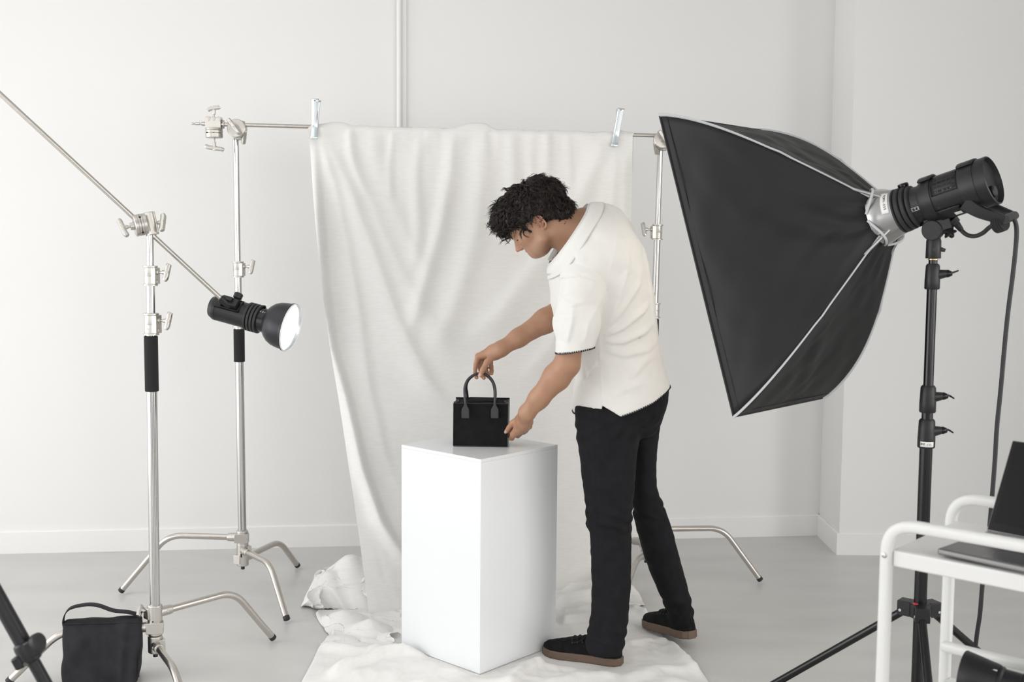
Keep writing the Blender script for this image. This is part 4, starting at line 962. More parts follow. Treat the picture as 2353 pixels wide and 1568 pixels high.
# heaps of spare cloth: a sheet with more cloth than floor under it, left to buckle over a mound
def buckle(edge, bumps, ratio, seed, N=84, steps=170):
    u = np.linspace(0, 1, N); U, Vv = np.meshgrid(u, u, indexing='ij')
    def side(pts, t):
        k = np.linspace(0, 1, len(pts)); p_ = np.array(pts); return np.stack([np.interp(t, k, p_[:, 0]), np.interp(t, k, p_[:, 1])], -1)
    f_, r_, b_, l_ = edge_sides(edge)
    S = lambda pts, t: side(pts, t)
    P2 = (1 - Vv)[..., None] * S(f_, U) + Vv[..., None] * S(b_, U) + (1 - U)[..., None] * S(l_, Vv) + U[..., None] * S(r_, Vv) \
        - ((1 - U) * (1 - Vv))[..., None] * f_[0] - (U * (1 - Vv))[..., None] * f_[-1] - ((1 - U) * Vv)[..., None] * b_[0] - (U * Vv)[..., None] * b_[-1]
    def mound(x, y):
        h = np.zeros_like(x)
        for (cx, cy), hh, w in bumps: h = np.maximum(h, hh * np.clip(1.12 - np.hypot(x - cx, y - cy) / w, 0, 1) ** .9)
        return h
    P = np.zeros((N, N, 3)); P[..., :2] = P2; P[..., 2] = mound(P2[..., 0], P2[..., 1]) + .012
    nz = sum(vnoise(U * k * 4, Vv * k * 4, seed + k) / k for k in (1, 2, 4)); P[..., 2] += .030 * np.abs(nz); P[..., :2] += .004 * np.stack([vnoise(U * 14, Vv * 14, seed + 9.), vnoise(U * 14, Vv * 14, seed + 19.)], -1)
    for e_ in (P[0], P[-1], P[:, 0], P[:, -1]): e_[:, 2] = .004 + .006 * np.abs(vnoise(np.arange(N) * .35, seed * 1.7))
    P0 = P.copy(); old = P.copy()
    L = lambda di, dj: np.linalg.norm(P0[di:, dj:] - P0[:N - di or None, :N - dj or None], axis=-1)
    rest = {(1, 0): L(1, 0) * ratio, (0, 1): L(0, 1) * ratio}
    pin = np.ones((N, N, 1)); pin[0], pin[-1], pin[:, 0], pin[:, -1] = 0, 0, 0, 0
    def con(di, dj, l0, k, par):
        sl = lambda d, n, o, st: slice(d + o, n, st)
        for o in par:
            ai = slice(o if di else 0, N - di, 2 * di if di else 1); aj = slice(o if dj and not di else 0, N - dj, (2 * dj if not di else 1) if dj else 1)
            bi = slice((o if di else 0) + di, N, 2 * di if di else 1); bj = slice((o if dj and not di else 0) + dj, N, (2 * dj if not di else 1) if dj else 1)
            A, B = P[ai, aj], P[bi, bj]; n0 = min(A.shape[0], B.shape[0]); n1 = min(A.shape[1], B.shape[1]); A, B = A[:n0, :n1], B[:n0, :n1]
            d = B - A; ln = np.linalg.norm(d, axis=-1, keepdims=True) + 1e-9; q = l0[ai, aj][:n0, :n1, None]
            c = d * (.5 * k * (ln - q) / ln); A += c * pin[ai, aj][:n0, :n1]; B -= c * pin[bi, bj][:n0, :n1]
    r2 = {(2, 0): rest[1, 0][:-1] + rest[1, 0][1:], (0, 2): rest[0, 1][:, :-1] + rest[0, 1][:, 1:]}
    r4 = {(4, 0): sum(rest[1, 0][i:N - 4 + i] for i in range(4)), (0, 4): sum(rest[0, 1][:, i:N - 4 + i] for i in range(4))}
    for it in range(steps):
        nw = P + (P - old) * .93; nw[..., 2] -= .00035; old = P.copy(); P = old * (1 - pin) + nw * pin
        for _ in range(5):
            con(1, 0, rest[1, 0], .9, (0, 1)); con(0, 1, rest[0, 1], .9, (0, 1))
            con(2, 0, r2[2, 0], .35, (0, 1, 2, 3)); con(0, 2, r2[0, 2], .35, (0, 1, 2, 3)); con(4, 0, r4[4, 0], .15, (0, 1, 2, 3, 4, 5, 6, 7)) if _ == 0 else 0; con(0, 4, r4[0, 4], .15, (0, 1, 2, 3, 4, 5, 6, 7)) if _ == 0 else 0
            P[..., 2] = np.maximum(P[..., 2], mound(P[..., 0], P[..., 1]) * pin[..., 0] + .003)
    for _ in range(4): P[1:-1, 1:-1] = .5 * P[1:-1, 1:-1] + .125 * (P[2:, 1:-1] + P[:-2, 1:-1] + P[1:-1, 2:] + P[1:-1, :-2])
    emit(P.reshape(-1, 3), [(i * N + j, i * N + j + 1, (i + 1) * N + j + 1, (i + 1) * N + j) for i in range(N - 1) for j in range(N - 1)])
def edge_sides(e): return [np.array(s_) for s_ in e]
w2 = lambda px, py: [fl(px, py).x, fl(px, py).y]
pk = lambda px, py, Y, dz: (((at(px, py, Y).x, Y), max(.01, at(px, py, Y).z - dz)))
XR = at(915, 1300, 4.75).x
fr_ = [w2(703, 1394), w2(726, 1404), w2(765, 1402), w2(800, 1404), w2(850, 1404), [XR, 4.50]]; bk_ = [[fr_[0][0] - .02, 4.66], [fr_[0][0] + .06, 4.78], [fr_[0][0] + .17, 4.85], [XR, 4.88]]
buckle([fr_, [fr_[-1], [XR, 4.6], bk_[-1]], bk_, [fr_[0], [fr_[0][0] - .02, 4.56], bk_[0]]],
       [(*pk(806, 1272, 4.70, .012), .20), (*pk(757, 1308, 4.63, .012), .17), (*pk(712, 1345, 4.58, .012), .13), (*pk(850, 1275, 4.72, .012), .20)], 1.27, 5)
fr_ = [w2(1380, 1402), w2(1430, 1402), w2(1462, 1396)]; bk_ = [[at(1380, 1300, 4.8).x, 4.82], [at(1430, 1300, 4.8).x, 4.82], [at(1466, 1300, 4.8).x, 4.8]]
buckle([fr_, [fr_[-1], [at(1483, 1370, 4.6).x, 4.62], bk_[-1]], bk_, [fr_[0], [fr_[0][0] - .01, 4.62], bk_[0]]],
       [(*pk(1458, 1284, 4.70, .010), .13), (*pk(1462, 1340, 4.64, .010), .11), (*pk(1420, 1375, 4.6, .012), .12)], 1.17, 8, N=64)
fr_ = [w2(733, 1490), w2(800, 1502), w2(870, 1506), w2(922, 1494)]; bk_ = [w2(727, 1411), w2(790, 1402), w2(850, 1404), w2(921, 1408)]
pf = lambda px, py, h, w: ((fl(px, py).x, fl(px, py).y), h, w)
buckle([fr_, [fr_[-1], w2(923, 1450), bk_[-1]], bk_, [fr_[0], w2(757, 1463), w2(741, 1440), bk_[0]]], [pf(790, 1432, .045, .10), pf(850, 1455, .05, .09), pf(790, 1478, .02, .08), pf(900, 1475, .03, .07)], 1.14, 12, N=72)
mb = MB(); mb.v = cv; mb.f = cf
cloth = mb.build('fabric_backdrop', M['linen'], None, smooth=180)
tag(cloth, 'off-white linen cloth hung from the pole and spreading crumpled over the floor', 'backdrop cloth')
# ================================================================== the person
A_ = lambda x, y, Y: np.array(at(x, y, Y))
# head frame
psi, th = math.radians(13), math.radians(36)
hf = V((-math.cos(psi), math.sin(psi), 0)); hF = hf * math.cos(th) - V((0, 0, 1)) * math.sin(th); hL = V((-hf.y, hf.x, 0)); hU = hF.cross(hL)
HO = at(1236, 515, 3.965) - hL * .072
RH = np.array([list(hF), list(hL), list(hU)])               # rows: axes
HOn = np.array(HO)
FSC, DSC = 1.06, .84                                          # longer front to back, shorter lower face
def hw(f, l, u): return HOn + f * FSC * RH[0] + l * RH[1] + (u if u > 0 else u * DSC) * RH[2]
def toh(p):
    q = (p - HOn) @ RH.T; q[:, 0] /= FSC; q[:, 2] = np.where(q[:, 2] < 0, q[:, 2] / DSC, q[:, 2]); return q
def head(p):
    q = toh(p); q = q.copy(); s = q.copy(); s[:, 1] = np.abs(s[:, 1])
    E = lambda c, r: ellip(s, c, r)
    d = E((-.002, 0, .048), (.097, .076, .086))
    d = smin(d, E((.030, 0, .030), (.068, .066, .075)), .03)
    d = smin(d, E((.045, 0, -.030), (.050, .055, .078)), .03)            # mid face
    d = smin(d, chain(s, [(.004, .052, -.030), (.012, .050, -.062), (.052, .025, -.082), (.067, .004, -.084)], [.016, .0165, .015, .0165], .02), .030)
    d = smin(d, E((.0705, 0, -.083), (.016, .019, .014)), .014)           # chin
    d = smin(d, E((.062, .042, -.012), (.022, .020, .018)), .022)        # cheek bone
    d = smin(d, chain(s, [(.0935, .0, .031), (.088, .028, .033), (.070, .050, .024)], [.009, .009, .008], .01), .014)   # brow
    d = smax(d, -ellip(s, (.103, .032, .010), (.021, .019, .015)), .012)  # eye socket
    d = smin(d, ellip(s, (.0785, .0315, .009), (.0140, .0160, .0125)), .003)   # lowered lid
    d = smin(d, chain(s, [(.094, 0, .022), (.103, 0, -.004), (.1135, 0, -.026)], [.0075, .0085, .0098], .01), .011)     # nose
    d = smin(d, E((.1025, .0125, -.030), (.0105, .0075, .0080)), .006)
    d = smax(d, -ellip(s, (.1035, .0068, -.0385), (.0065, .0038, .004)), .003)
    d = smin(d, E((.073, 0, -.058), (.017, .026, .022)), .014)           # mouth mound
    d = smin(d, ellip(s, (.0895, .0, -.0545), (.0076, .021, .0056)), .004)
    d = smin(d, ellip(s, (.0860, .0, -.0660), (.0082, .019, .0070)), .004)
    d = smax(d, -ellip(s, (.0955, 0, -.0595), (.008, .023, .0016)), .003)
    d = smin(d, chain(s, [(-.03, 0, -.03), (-.075, 0, -.11)], [.055, .052], .02), .025)
    # ear
    t = math.radians(-14); c, sn_ = math.cos(t), math.sin(t)
    ef = (q[:, 0] + .009) * c + q[:, 2] * sn_; eu = -(q[:, 0] + .009) * sn_ + q[:, 2] * c; el = np.abs(q[:, 1]) - .0735 - .26 * np.clip(-ef, -.01, .03)
    e2 = np.stack([ef, el, eu], 1)
    w_ = np.where(eu > 0, .0185, .0155)
    rr = np.sqrt((ef / w_) ** 2 + (eu / .032) ** 2)
    ear = np.maximum((rr - 1) * .016, np.abs(el) - .0045)
    helix = np.sqrt(((rr - .88) * .016) ** 2 + (el - .004) ** 2) - .0036; helix = np.maximum(helix, -(ef - .012) * 0 - 1)
    conch = ellip(e2, (.004, .0060, -.004), (.0080, .0125, .0130))
    ear = smin(smax(ear, -conch, .002), helix, .002); ear = smax(ear, -(np.sqrt(((rr - .62) * .016) ** 2 + (el - .006) ** 2) - .0026) + 9 * (ef > .008), .002)
    ear = smin(ear, ellip(e2, (.0135, .001, -.006), (.004, .005, .006)), .003)
    ear = smin(ear, ellip(e2, (.005, 0, -.028), (.0075, .0045, .008)), .004)
    return smin(d, ear, .005)
# arms and hands
YB = float(HB0.y)
sh1, el1, wr1 = A_(1342, 618, 3.87), A_(1303, 838, 3.845), A_(1211, 949, 3.935)
sh2, el2, wr2 = A_(1400, 592, 4.19), A_(1288, 716, 4.20), A_(1150, 803, 4.125)
C7 = A_(1345, 515, 4.05)
f1 = lambda t: list(el1 + (wr1 - el1) * t)
f2 = lambda t: list(el2 + (wr2 - el2) * t)
def arm1(p): return chain(p, [sh1, el1 + (sh1 - el1) * .35, el1, f1(.25), f1(.7), wr1], [.044, .044, .041, .0445, .0335, .0275], .02)
def arm2(p): return chain(p, [sh2, el2 + (sh2 - el2) * .35, el2, f2(.25), f2(.7), wr2], [.044, .043, .041, .043, .032, .0265], .02)
# right hand closes over the bag handle
yh = YB + .014
R_f = dict(
    index=([A_(1099, 819, yh + .036), A_(1092, 842, yh + .044), A_(1091, 859, yh + .024), A_(1095, 868, yh + .010)], [.0102, .0090, .0080, .0072]),
    middle=([A_(1107, 817, yh + .056), A_(1103, 845, yh + .062), A_(1107, 862, yh + .036), A_(1112, 869, yh + .016)], [.0104, .0092, .0082, .0074]),
    ring=([A_(1117, 820, yh + .072), A_(1115, 846, yh + .074), A_(1119, 860, yh + .050), A_(1123, 867, yh + .030)], [.0100, .0088, .0078, .0070]),
    little=([A_(1127, 826, yh + .084), A_(1129, 845, yh + .076), A_(1130, 853, yh + .062), A_(1130, 859, yh + .048)], [.0088, .0078, .0070, .0064]),
    thumb=([A_(1139, 813, yh + .020), A_(1119, 833, yh - .004), A_(1110, 849, yh - .015), A_(1104, 862, yh - .0155)], [.0150, .0112, .0094, .0086]))
def hand(p, wr, F, pal, k=.006):
    d = chain(p, [wr, pal[0]], [.0272, .027], .01)
    for n_ in ('index', 'middle', 'ring', 'little'):
        d = smin(d, capsule(p, pal[0], F[n_][0][0], .0225, F[n_][1][0] + .0018), .014)
    d = smin(d, capsule(p, wr, F['thumb'][0][0], .022, .016), .014)
    d = smin(d, capsule(p, F['thumb'][0][0], F['index'][0][0] * .6 + pal[0] * .4, .010, .008), .012)
    for n_, (pts, rs) in F.items():
        c = chain(p, pts, rs, .003)
        for i in (1, 2): c = smin(c, np.linalg.norm(p - pts[i], axis=1) - rs[i] * 1.03, .003)
        d = smin(d, c, k if n_ != 'thumb' else .008)
    return d
pal2 = [(wr2 * .62 + np.mean([R_f[n][0][0] for n in ('index', 'middle', 'ring', 'little')], 0) * .38)]
# left hand pinches the side of the bag: thumb in front, fingers folded behind
yt = YB - .006
L_f = dict(
    index=([A_(1180, 999, yt - .030), A_(1176, 1007, yt + .004), A_(1169, 1000, yt + .026), A_(1166.5, 990, yt + .034)], [.0108, .0096, .0085, .0076]),
    middle=([A_(1193, 996, yt - .012), A_(1190, 1001, yt + .026), A_(1178, 1000, yt + .046), A_(1171, 990, yt + .052)], [.0108, .0096, .0084, .0076]),
    ring=([A_(1206, 989, yt + .004), A_(1203, 993, yt + .040), A_(1189, 994, yt + .060), A_(1178, 986, yt + .066)], [.0104, .0092, .0082, .0074]),
    little=([A_(1216, 980, yt + .016), A_(1213, 984, yt + .046), A_(1201, 986, yt + .064), A_(1190, 980, yt + .070)], [.0094, .0082, .0074, .0068]),
    thumb=([A_(1196, 962, yt - .046), A_(1178, 973, yt - .032), A_(1170, 983, yt - .020), A_(1164, 991.5, yt - .012)], [.0150, .0110, .0092, .0084]))
pal1 = [(wr1 * .55 + np.mean([L_f[n][0][0] for n in ('index', 'middle', 'ring', 'little')], 0) * .45)]
hand1 = lambda p: hand(p, wr1, L_f, pal1)
hand2 = lambda p: hand(p, wr2, R_f, pal2)
# trunk and legs under the clothes
hpC = A_(1428, 940, 4.08)
J = dict(h1=A_(1400, 935, 4.0), k1=A_(1398, 1190, 3.985), a1=A_(1398, 1478, 3.945), h2=A_(1466, 935, 4.16), k2=A_(1480, 1150, 4.20), a2=A_(1572, 1425, 4.20))
def trunk(p):
    d = chain(p, [hpC, A_(1435, 800, 4.06), A_(1395, 640, 4.03), C7], [.09, .085, .10, .055], .04)
    d = smin(d, chain(p, [sh1, A_(1372, 570, 4.03), sh2], [.035, .055, .035], .03), .04)
    d = smin(d, chain(p, [C7 - [0, 0, .02], hw(-.035, 0, -.045)], [.064, .056], .02), .03)
    d = smin(d, chain(p, [A_(1326, 585, 4.03), hw(-.025, 0, -.07)], [.045, .040], .02), .025)
    for s in '12': d = smin(d, chain(p, [J['h' + s], J['k' + s], J['a' + s]], [.046, .034, .028], .03), .02)
    return d
groups = [(trunk, np.array([.3, 4.05, .9]), 9.), (head, HOn, .17), (arm1, (sh1 + wr1) / 2, .36), (arm2, (sh2 + wr2) / 2, .36), (hand1, pal1[0], .14), (hand2, pal2[0], .14)]
def body(p):
    lo, hi = p.min(0), p.max(0); c = (lo + hi) / 2; r = np.linalg.norm(hi - lo) / 2
    many = r > .3; d = None
    for fn, o, R in groups:
        if not many and np.linalg.norm(c - o) > R + r + .05: continue
        e = fn(p); d = e if d is None else smin(d, e, .022 if fn in (head, arm1, arm2) else .014 if fn in (hand1, hand2) else .02)
    return d
v, q = sdf_mesh(body, [-.14, 3.72, .06], [.74, 4.42, 1.72], .0033)
me = np_mesh('person', v, q)
# tone: lips, ears, knuckles a little redder, beard shadow cooler
base_c = np.array([.385, .208, .128]); colv = np.tile(base_c, (len(v), 1))
h_ = toh(v); s_ = np.abs(h_[:, 1])
def mix(w, c): global colv; colv = colv * (1 - w[:, None]) + np.array(c) * w[:, None]
near_h = np.linalg.norm(h_, axis=1) < .15
mix(.35 * near_h * np.exp(-((h_[:, 0] - .05) / .05) ** 2 - ((h_[:, 2] + .08) / .035) ** 2), (.30, .20, .15))
lip = lambda c, r: np.clip(1.6 - ellip(np.stack([h_[:, 0], s_, h_[:, 2]], 1), c, r) / .0022 - .6, 0, 1) * near_h
mix(.8 * np.clip(lip((.0895, 0, -.0545), (.0080, .022, .0058)) + lip((.0860, 0, -.066), (.0086, .020, .0074)), 0, 1), (.47, .19, .17))
mix(.45 * near_h * (s_ > .074) * np.clip(1 - np.hypot(h_[:, 0] + .012, h_[:, 2]) / .04, 0, 1), (.52, .19, .13))
mix(.35 * near_h * np.exp(-((h_[:, 0] - .112) / .015) ** 2 - (s_ / .02) ** 2 - ((h_[:, 2] + .028) / .015) ** 2), (.56, .24, .18))
for F in (R_f, L_f):
    for n_, (pts, rs) in F.items():
        for i in (0, 1, 3): mix(.40 * np.exp(-(np.linalg.norm(v - pts[i], axis=1) / .012) ** 2), (.55, .24, .17))
vn = .06 * vnoise(v[:, 0] * 60, v[:, 1] * 60, v[:, 2] * 60); colv = np.clip(colv * (1 + vn[:, None]), 0, 1)
at_ = me.color_attributes.new('tone', 'FLOAT_COLOR', 'POINT'); at_.data.foreach_set('color', np.column_stack([colv, np.ones(len(v))]).astype(np.float32).ravel())
person = finish('person', me, M['skin'], None, smooth=180, fix=False)
tag(person, 'person with dark curly hair in cream shirt and black trousers, leaning over the handbag', 'person')
for F, tp_n, nm in ((R_f, A_(1104, 861, yh - .0243), 'thumb_nail'), (L_f, A_(1163, 992.5, yt - .0204), 'thumb_nail')):
    pts = F['thumb'][0]; d_ = V(pts[3] - pts[2]).normalized(); nr_ = V((-.25, -.95, .12)); nr_ = (nr_ - d_ * nr_.dot(d_)).normalized(); s2 = d_.cross(nr_)
    o = V(pts[3]) + d_ * .001; rr0_ = F['thumb'][1][3] + .0007
    MB().grid([[o + d_ * (-.0065 + .0125 * i / 8) + (nr_ * math.cos(a) + s2 * math.sin(a)) * (rr0_ - .0014 * (i / 8) ** 2) for a in np.linspace(-.62, .62, 7) * (1 - .5 * abs(i / 4 - 1) ** 4)] for i in range(9)]).build(nm, M['nail'], person, smooth=180, solid=.0004)
# ------------------------------------------------------------------ shirt
def row(l, r, y, Y, b): a, c = at(l, y, Y), at(r, y, Y); return (a.z, (a.x + c.x) / 2, Y, (c.x - a.x) / 2, b)
torso = Stack([row(1335, 1418, 484, 4.06, .10), row(1316, 1436, 500, 4.04, .15), row(1294, 1453, 530, 4.02, .19), row(1274, 1472, 562, 4.01, .21), row(1265, 1484, 600, 4.01, .21), row(1263, 1493, 650, 4.02, .195), row(1267, 1501, 700, 4.03, .18), row(1278, 1507, 750, 4.04, .17), row(1298, 1515, 800, 4.05, .165), row(1320, 1530, 850, 4.06, .17), row(1321, 1540, 886, 4.065, .18), row(1317, 1541, 925, 4.07, .185), row(1313, 1538, 985, 4.07, .185), row(1313, 1538, 1060, 4.07, .185)], n=2.25)
hemN = [(1300, 944), (1316, 948), (1345, 955), (1376, 961), (1384.5, 932), (1426, 957), (1460, 946), (1500, 925), (1542, 886), (1556, 870)]
hx_, hz0 = np.array([[at(*p_, yy_).x, at(*p_, yy_).z] for p_, yy_ in zip(hemN, (4.05, 4.04, 3.99, 3.93, 3.92, 3.90, 3.895, 3.93, 4.03, 4.06))]).T
hemF = [hemN[i] for i in (0, 1, 2, 3, 5, 6, 7, 8, 9)]; hfx, hfz = np.array([[at(*p_, 4.05).x, at(*p_, 4.05).z] for p_ in hemF]).T
def hemz(x, y): return np.where(y < 4.02, np.interp(x, hx_, hz0), np.interp(x, hfx, hfz))
s1p = [A_(1352, 585, 3.92), A_(1340, 660, 3.865), A_(1328, 740, 3.85), A_(1318, 830, 3.843)]
s2p = [A_(1398, 585, 4.17), A_(1350, 650, 4.195), A_(1305, 700, 4.2)]
s1hem = at(1318, 806, 3.84).z
nn_ = np.array([-.83, -.05, .56]); nn_ /= np.linalg.norm(nn_); nc = A_(1314, 536, 4.04)
def folds(p):
    x, y, z = p.T
    g = lambda o, dx, dz, f, c: vnoise((dx * x + dz * z) * f + y * 2 + o, (-dz * x + dx * z) * c, y * 3 + o)
    t = np.clip((z - .95) / .6, 0, 1)
    f = .004 * g(1., .55, .83, 17, 3.2) * (.4 + t) + .003 * g(4., .25, .97, 26, 4) + .002 * g(7., -.5, .86, 34, 6) + .001 * vnoise(x * 60, y * 60, z * 60)
    return f
arm_c = A_(1388, 775, 3.9)
def xz(L, Y): return np.array([[at(a, b, Y).x, at(a, b, Y).z] for a, b in L])
yoke = xz([(1412, 490), (1414, 530), (1402, 590), (1388, 650)], 3.93); armhole = xz([(1282, 642), (1330, 634), (1370, 648), (1400, 682), (1398, 730)], 3.84); side_seam = xz([(1376, 770), (1380, 840), (1384, 930)], 3.9)
creases = [(xz([(1384, 772), (1430, 752), (1478, 716), (1496, 690)], 3.92), .011, .010), (xz([(1386, 760), (1425, 715), (1465, 655), (1475, 600)], 3.92), .010, .011), (xz([(1392, 745), (1420, 690), (1440, 620), (1438, 560)], 3.9), .008, .011),
    (xz([(1384, 785), (1430, 785), (1480, 765), (1510, 740)], 3.92), .009, .011), (xz([(1384, 800), (1430, 815), (1490, 805), (1520, 780)], 3.93), .006, .014), (xz([(1475, 540), (1490, 640), (1500, 740), (1515, 820)], 4.0), .007, .014),
    (xz([(1440, 870), (1480, 830), (1520, 810)], 3.95), .005, .016), (xz([(1400, 910), (1440, 890), (1500, 870)], 3.92), .004, .016), (xz([(1330, 900), (1350, 850), (1372, 830)], 3.95), .008, .010), (xz([(1345, 870), (1340, 830), (1330, 800)], 3.95), .008, .009), (xz([(1300, 560), (1330, 600), (1350, 630)], 3.9), .004, .012)]
scre = [(xz([(1280, 680), (1310, 700), (1350, 690)], 3.84), .005, .008), (xz([(1300, 790), (1312, 740), (1318, 690)], 3.84), .007, .009), (xz([(1340, 790), (1350, 740), (1375, 700)], 3.84), .006, .010), (xz([(1275, 740), (1290, 725), (1330, 730)], 3.84), .004, .007), (xz([(1285, 665), (1300, 672), (1322, 668)], 3.84), .003, .006)]
def line_bumps(p, items):
    P = p[:, [0, 2]]; f = 0.
    for L, a, w in items:
        d, t, s_ = polydist(P, L); f = f + a * np.clip(t / .15, 0, 1) * np.clip((1 - t) / .35, 0, 1) * np.exp(-(d / (w * (1 + .4 * s_))) ** 2)
    return f
def shirt_raw(p):
    d = torso(p, .03)
    sh = chain(p, [A_(1348, 560, 3.93), A_(1385, 520, 4.05), A_(1408, 540, 4.17)], [.075, .075, .08], .03)
    d = smin(d, sh, .04)
    i = np.abs(d) < .03
    if i.any():
        q = p[i]; nearside = np.clip((4.14 - q[:, 1]) / .05, 0, 1)
        b_ = line_bumps(q, creases) + .0016 * np.exp(-(polydist(q[:, [0, 2]], yoke)[0] / .0028) ** 2) + .0018 * np.exp(-(polydist(q[:, [0, 2]], side_seam)[0] / .0026) ** 2)
        d[i] -= folds(q) + b_ * nearside
    return d
def sleeve1(p, clip=True):
    d = chain(p, s1p, [.080, .0765, .0715, .0625], .03)
    i = np.abs(d) < .03
    if i.any():
        q = p[i]; x, y, z = q.T; t = np.clip((z - s1hem) / .35, 0, 1)
        f = .004 * np.sin((z * 42 + x * 55) + 3 * vnoise(x * 12, z * 9, 5.)) * t + .004 * vnoise(x * 30 - z * 10, z * 9, y * 14) + .0012 * vnoise(x * 60, y * 60, z * 60)
        f = f + line_bumps(q, scre)
        dd, _, sg_ = polydist(q[:, [0, 2]], armhole); f = f + .0022 * np.exp(-(dd / .003) ** 2) - .004 * np.exp(-(np.maximum(0, dd - .003) / .005) ** 2) * (sg_ > 0)
        f = f + .0012 * np.exp(-((z - s1hem - .024) / .002) ** 2)
        d[i] -= f
    return np.maximum(d, s1hem + .010 * (p[:, 0] - s1p[3][0]) / .06 - p[:, 2]) if clip else d
def sleeve2(p): return chain(p, s2p, [.085, .075, .066], .03)
def shirt(p):
    d = shirt_raw(p)
    d = smax(d, (p - nc) @ nn_, .012)
    d = np.maximum(d, (hemz(p[:, 0], p[:, 1]) - p[:, 2]) * .8)
    d2 = smin(d, sleeve2(p), .02)
    s = np.minimum(d2, sleeve1(p) - .0015)
    return s
def shell(p):
    s = shirt(p)
    u = np.minimum(smin(shirt_raw(p), sleeve2(p), .02), sleeve1(p, False) - .0015) + .011
    gate = np.minimum(np.minimum(p[:, 2] - hemz(p[:, 0], p[:, 1]) - .05, np.maximum(p[:, 2] - s1hem - .05, -(p[:, 0] - .30) * 0 + np.where(p[:, 1] < 3.93, -9, 9))), -((p - nc) @ nn_) - .05)
    return np.maximum(s, -np.maximum(u, gate))
v, q = sdf_mesh(shell, [.02, 3.72, .84], [.62, 4.36, 1.63], .0045)
shirt_o = finish('shirt', np_mesh('shirt', v, q), M['shirt'], person, smooth=180, fix=False)
def on_surf(fn, c, d, r0=.30):
    lo_ = np.zeros(len(d)); hi_ = np.full(len(d), r0)
    for _ in range(22):
        m_ = (lo_ + hi_) / 2; ins = fn(c + d * m_[:, None]) < 0; lo_ = np.where(ins, m_, lo_); hi_ = np.where(ins, hi_, m_)
    return c + d * ((lo_ + hi_) / 2)[:, None]
# collar: a strip laid over the shirt around the neck opening
ea = np.array([-.56, -.02, -.83]); ea /= np.linalg.norm(ea); eb = np.cross(nn_, ea); eb = eb if eb[1] < 0 else -eb
unclipped = lambda p: smin(shirt_raw(p), sleeve2(p), .02)
def grad_of(fn, p, e=.003): 
    g = np.stack([fn(p + np.eye(3)[k] * e) - fn(p - np.eye(3)[k] * e) for k in range(3)], 1); return g / (np.linalg.norm(g, axis=1)[:, None] + 1e-9)
ang = np.radians(np.linspace(-166, 166, 90)) + PI; K_ = 12; Pc = []
D = ea * np.cos(ang)[:, None] + eb * np.sin(ang)[:, None]; R0 = on_surf(unclipped, np.tile(nc, (len(ang), 1)), D, .22)
for r0_, d, a in zip(R0, D, ang):
    fr = (1 + math.cos(a)) / 2; w = .052 + .020 * fr ** 4
    Pc.append([r0_ - nn_ * (w * t - .006) + d * (.01 * t) for t in np.linspace(0, 1, K_)])
Pc = np.array(Pc); flatp = Pc.reshape(-1, 3); tt_ = np.tile(np.linspace(0, 1, K_), len(ang))
for _ in range(5):
    g = grad_of(unclipped, flatp); d = unclipped(flatp); off = .0055 + .0075 * np.sin(PI * np.clip(tt_ * 1.15, 0, 1)) * (1 - tt_)
    flatp = flatp - (d - off)[:, None] * g * .8
Pc = flatp.reshape(Pc.shape); k5 = np.hanning(13)[1:-1]; k5 /= k5.sum()
Pe = np.concatenate([np.repeat(Pc[:1], 5, 0), Pc, np.repeat(Pc[-1:], 5, 0)]); Pc = sum(Pe[i:i + len(Pc)] * k5[i] for i in range(11))
inner_row = Pc[:, 0] + nn_ * .006
band = [list(map(V, np.vstack([(ir - nn_ * .022 - (ir - nc) * .10)[None], ir[None], P_]))) for ir, P_ in zip(inner_row, Pc)]
MB().grid(band).build('collar', M['shirt'], shirt_o, smooth=180, solid=.0028)
# stitched black edging along hem and cuff
def stitches(pts, size=.0032):
    b = MB()
    for i, (p_, n_, t_) in enumerate(pts):
        n_ = V(n_); t_ = V(t_).normalized(); n_ = (n_ - t_ * n_.dot(t_)).normalized(); u_ = n_.cross(t_)
        b.box(V(p_) + n_ * .0008, (t_, u_, n_), (size * .42, size * .85, .0012))
    for i in range(len(pts) - 1):
        if (V(pts[i][0]) - V(pts[i + 1][0])).length < .02: b.tube([V(pts[i][0]) + V((0, 0, -size * .7)), V(pts[i + 1][0]) + V((0, 0, -size * .7))], .0011, 5)
    return b.build('edge_stitching', M['thread'], shirt_o, smooth=0, fix=False)
def hem_pts():
    A = np.radians(np.arange(0, 360, .5)); D = np.stack([np.cos(A), np.sin(A), 0 * A], 1); c0 = np.tile(np.array([.395, 4.07, .95]), (len(A), 1))
    for _ in range(5):
        P = on_surf(shirt_raw, c0, D); c0[:, 2] = hemz(P[:, 0], P[:, 1]) + .0015
    P[:, 2] = c0[:, 2]; out = []; last = None
    for p_, d in zip(P, D):
        if last is None or np.linalg.norm(p_ - last) > .0072: out.append((p_, d)); last = p_
    res_ = []
    for i in range(len(out)):
        t_ = out[(i + 1) % len(out)][0] - out[i - 1][0]
        if at(1376, 950, 3.9).x < out[i][0][0] < at(1428, 950, 3.9).x and out[i][0][1] < 4.0: continue
        if np.linalg.norm(t_) > .001: res_.append((out[i][0], out[i][1], t_))
    return res_
stitches(hem_pts())
A = np.radians(np.arange(0, 360, 6.4)); D = np.stack([np.cos(A), np.sin(A), 0 * A], 1)
P = on_surf(lambda p: sleeve1(p, False) - .0015, np.tile(np.array([s1p[3][0], s1p[3][1], s1hem + .008]), (len(A), 1)), D, .12); P[:, 2] = s1hem + .010 * (P[:, 0] - s1p[3][0]) / .06 + .001
stitches([(p_, d, np.array([-d[1], d[0], 0])) for p_, d in zip(P, D)])
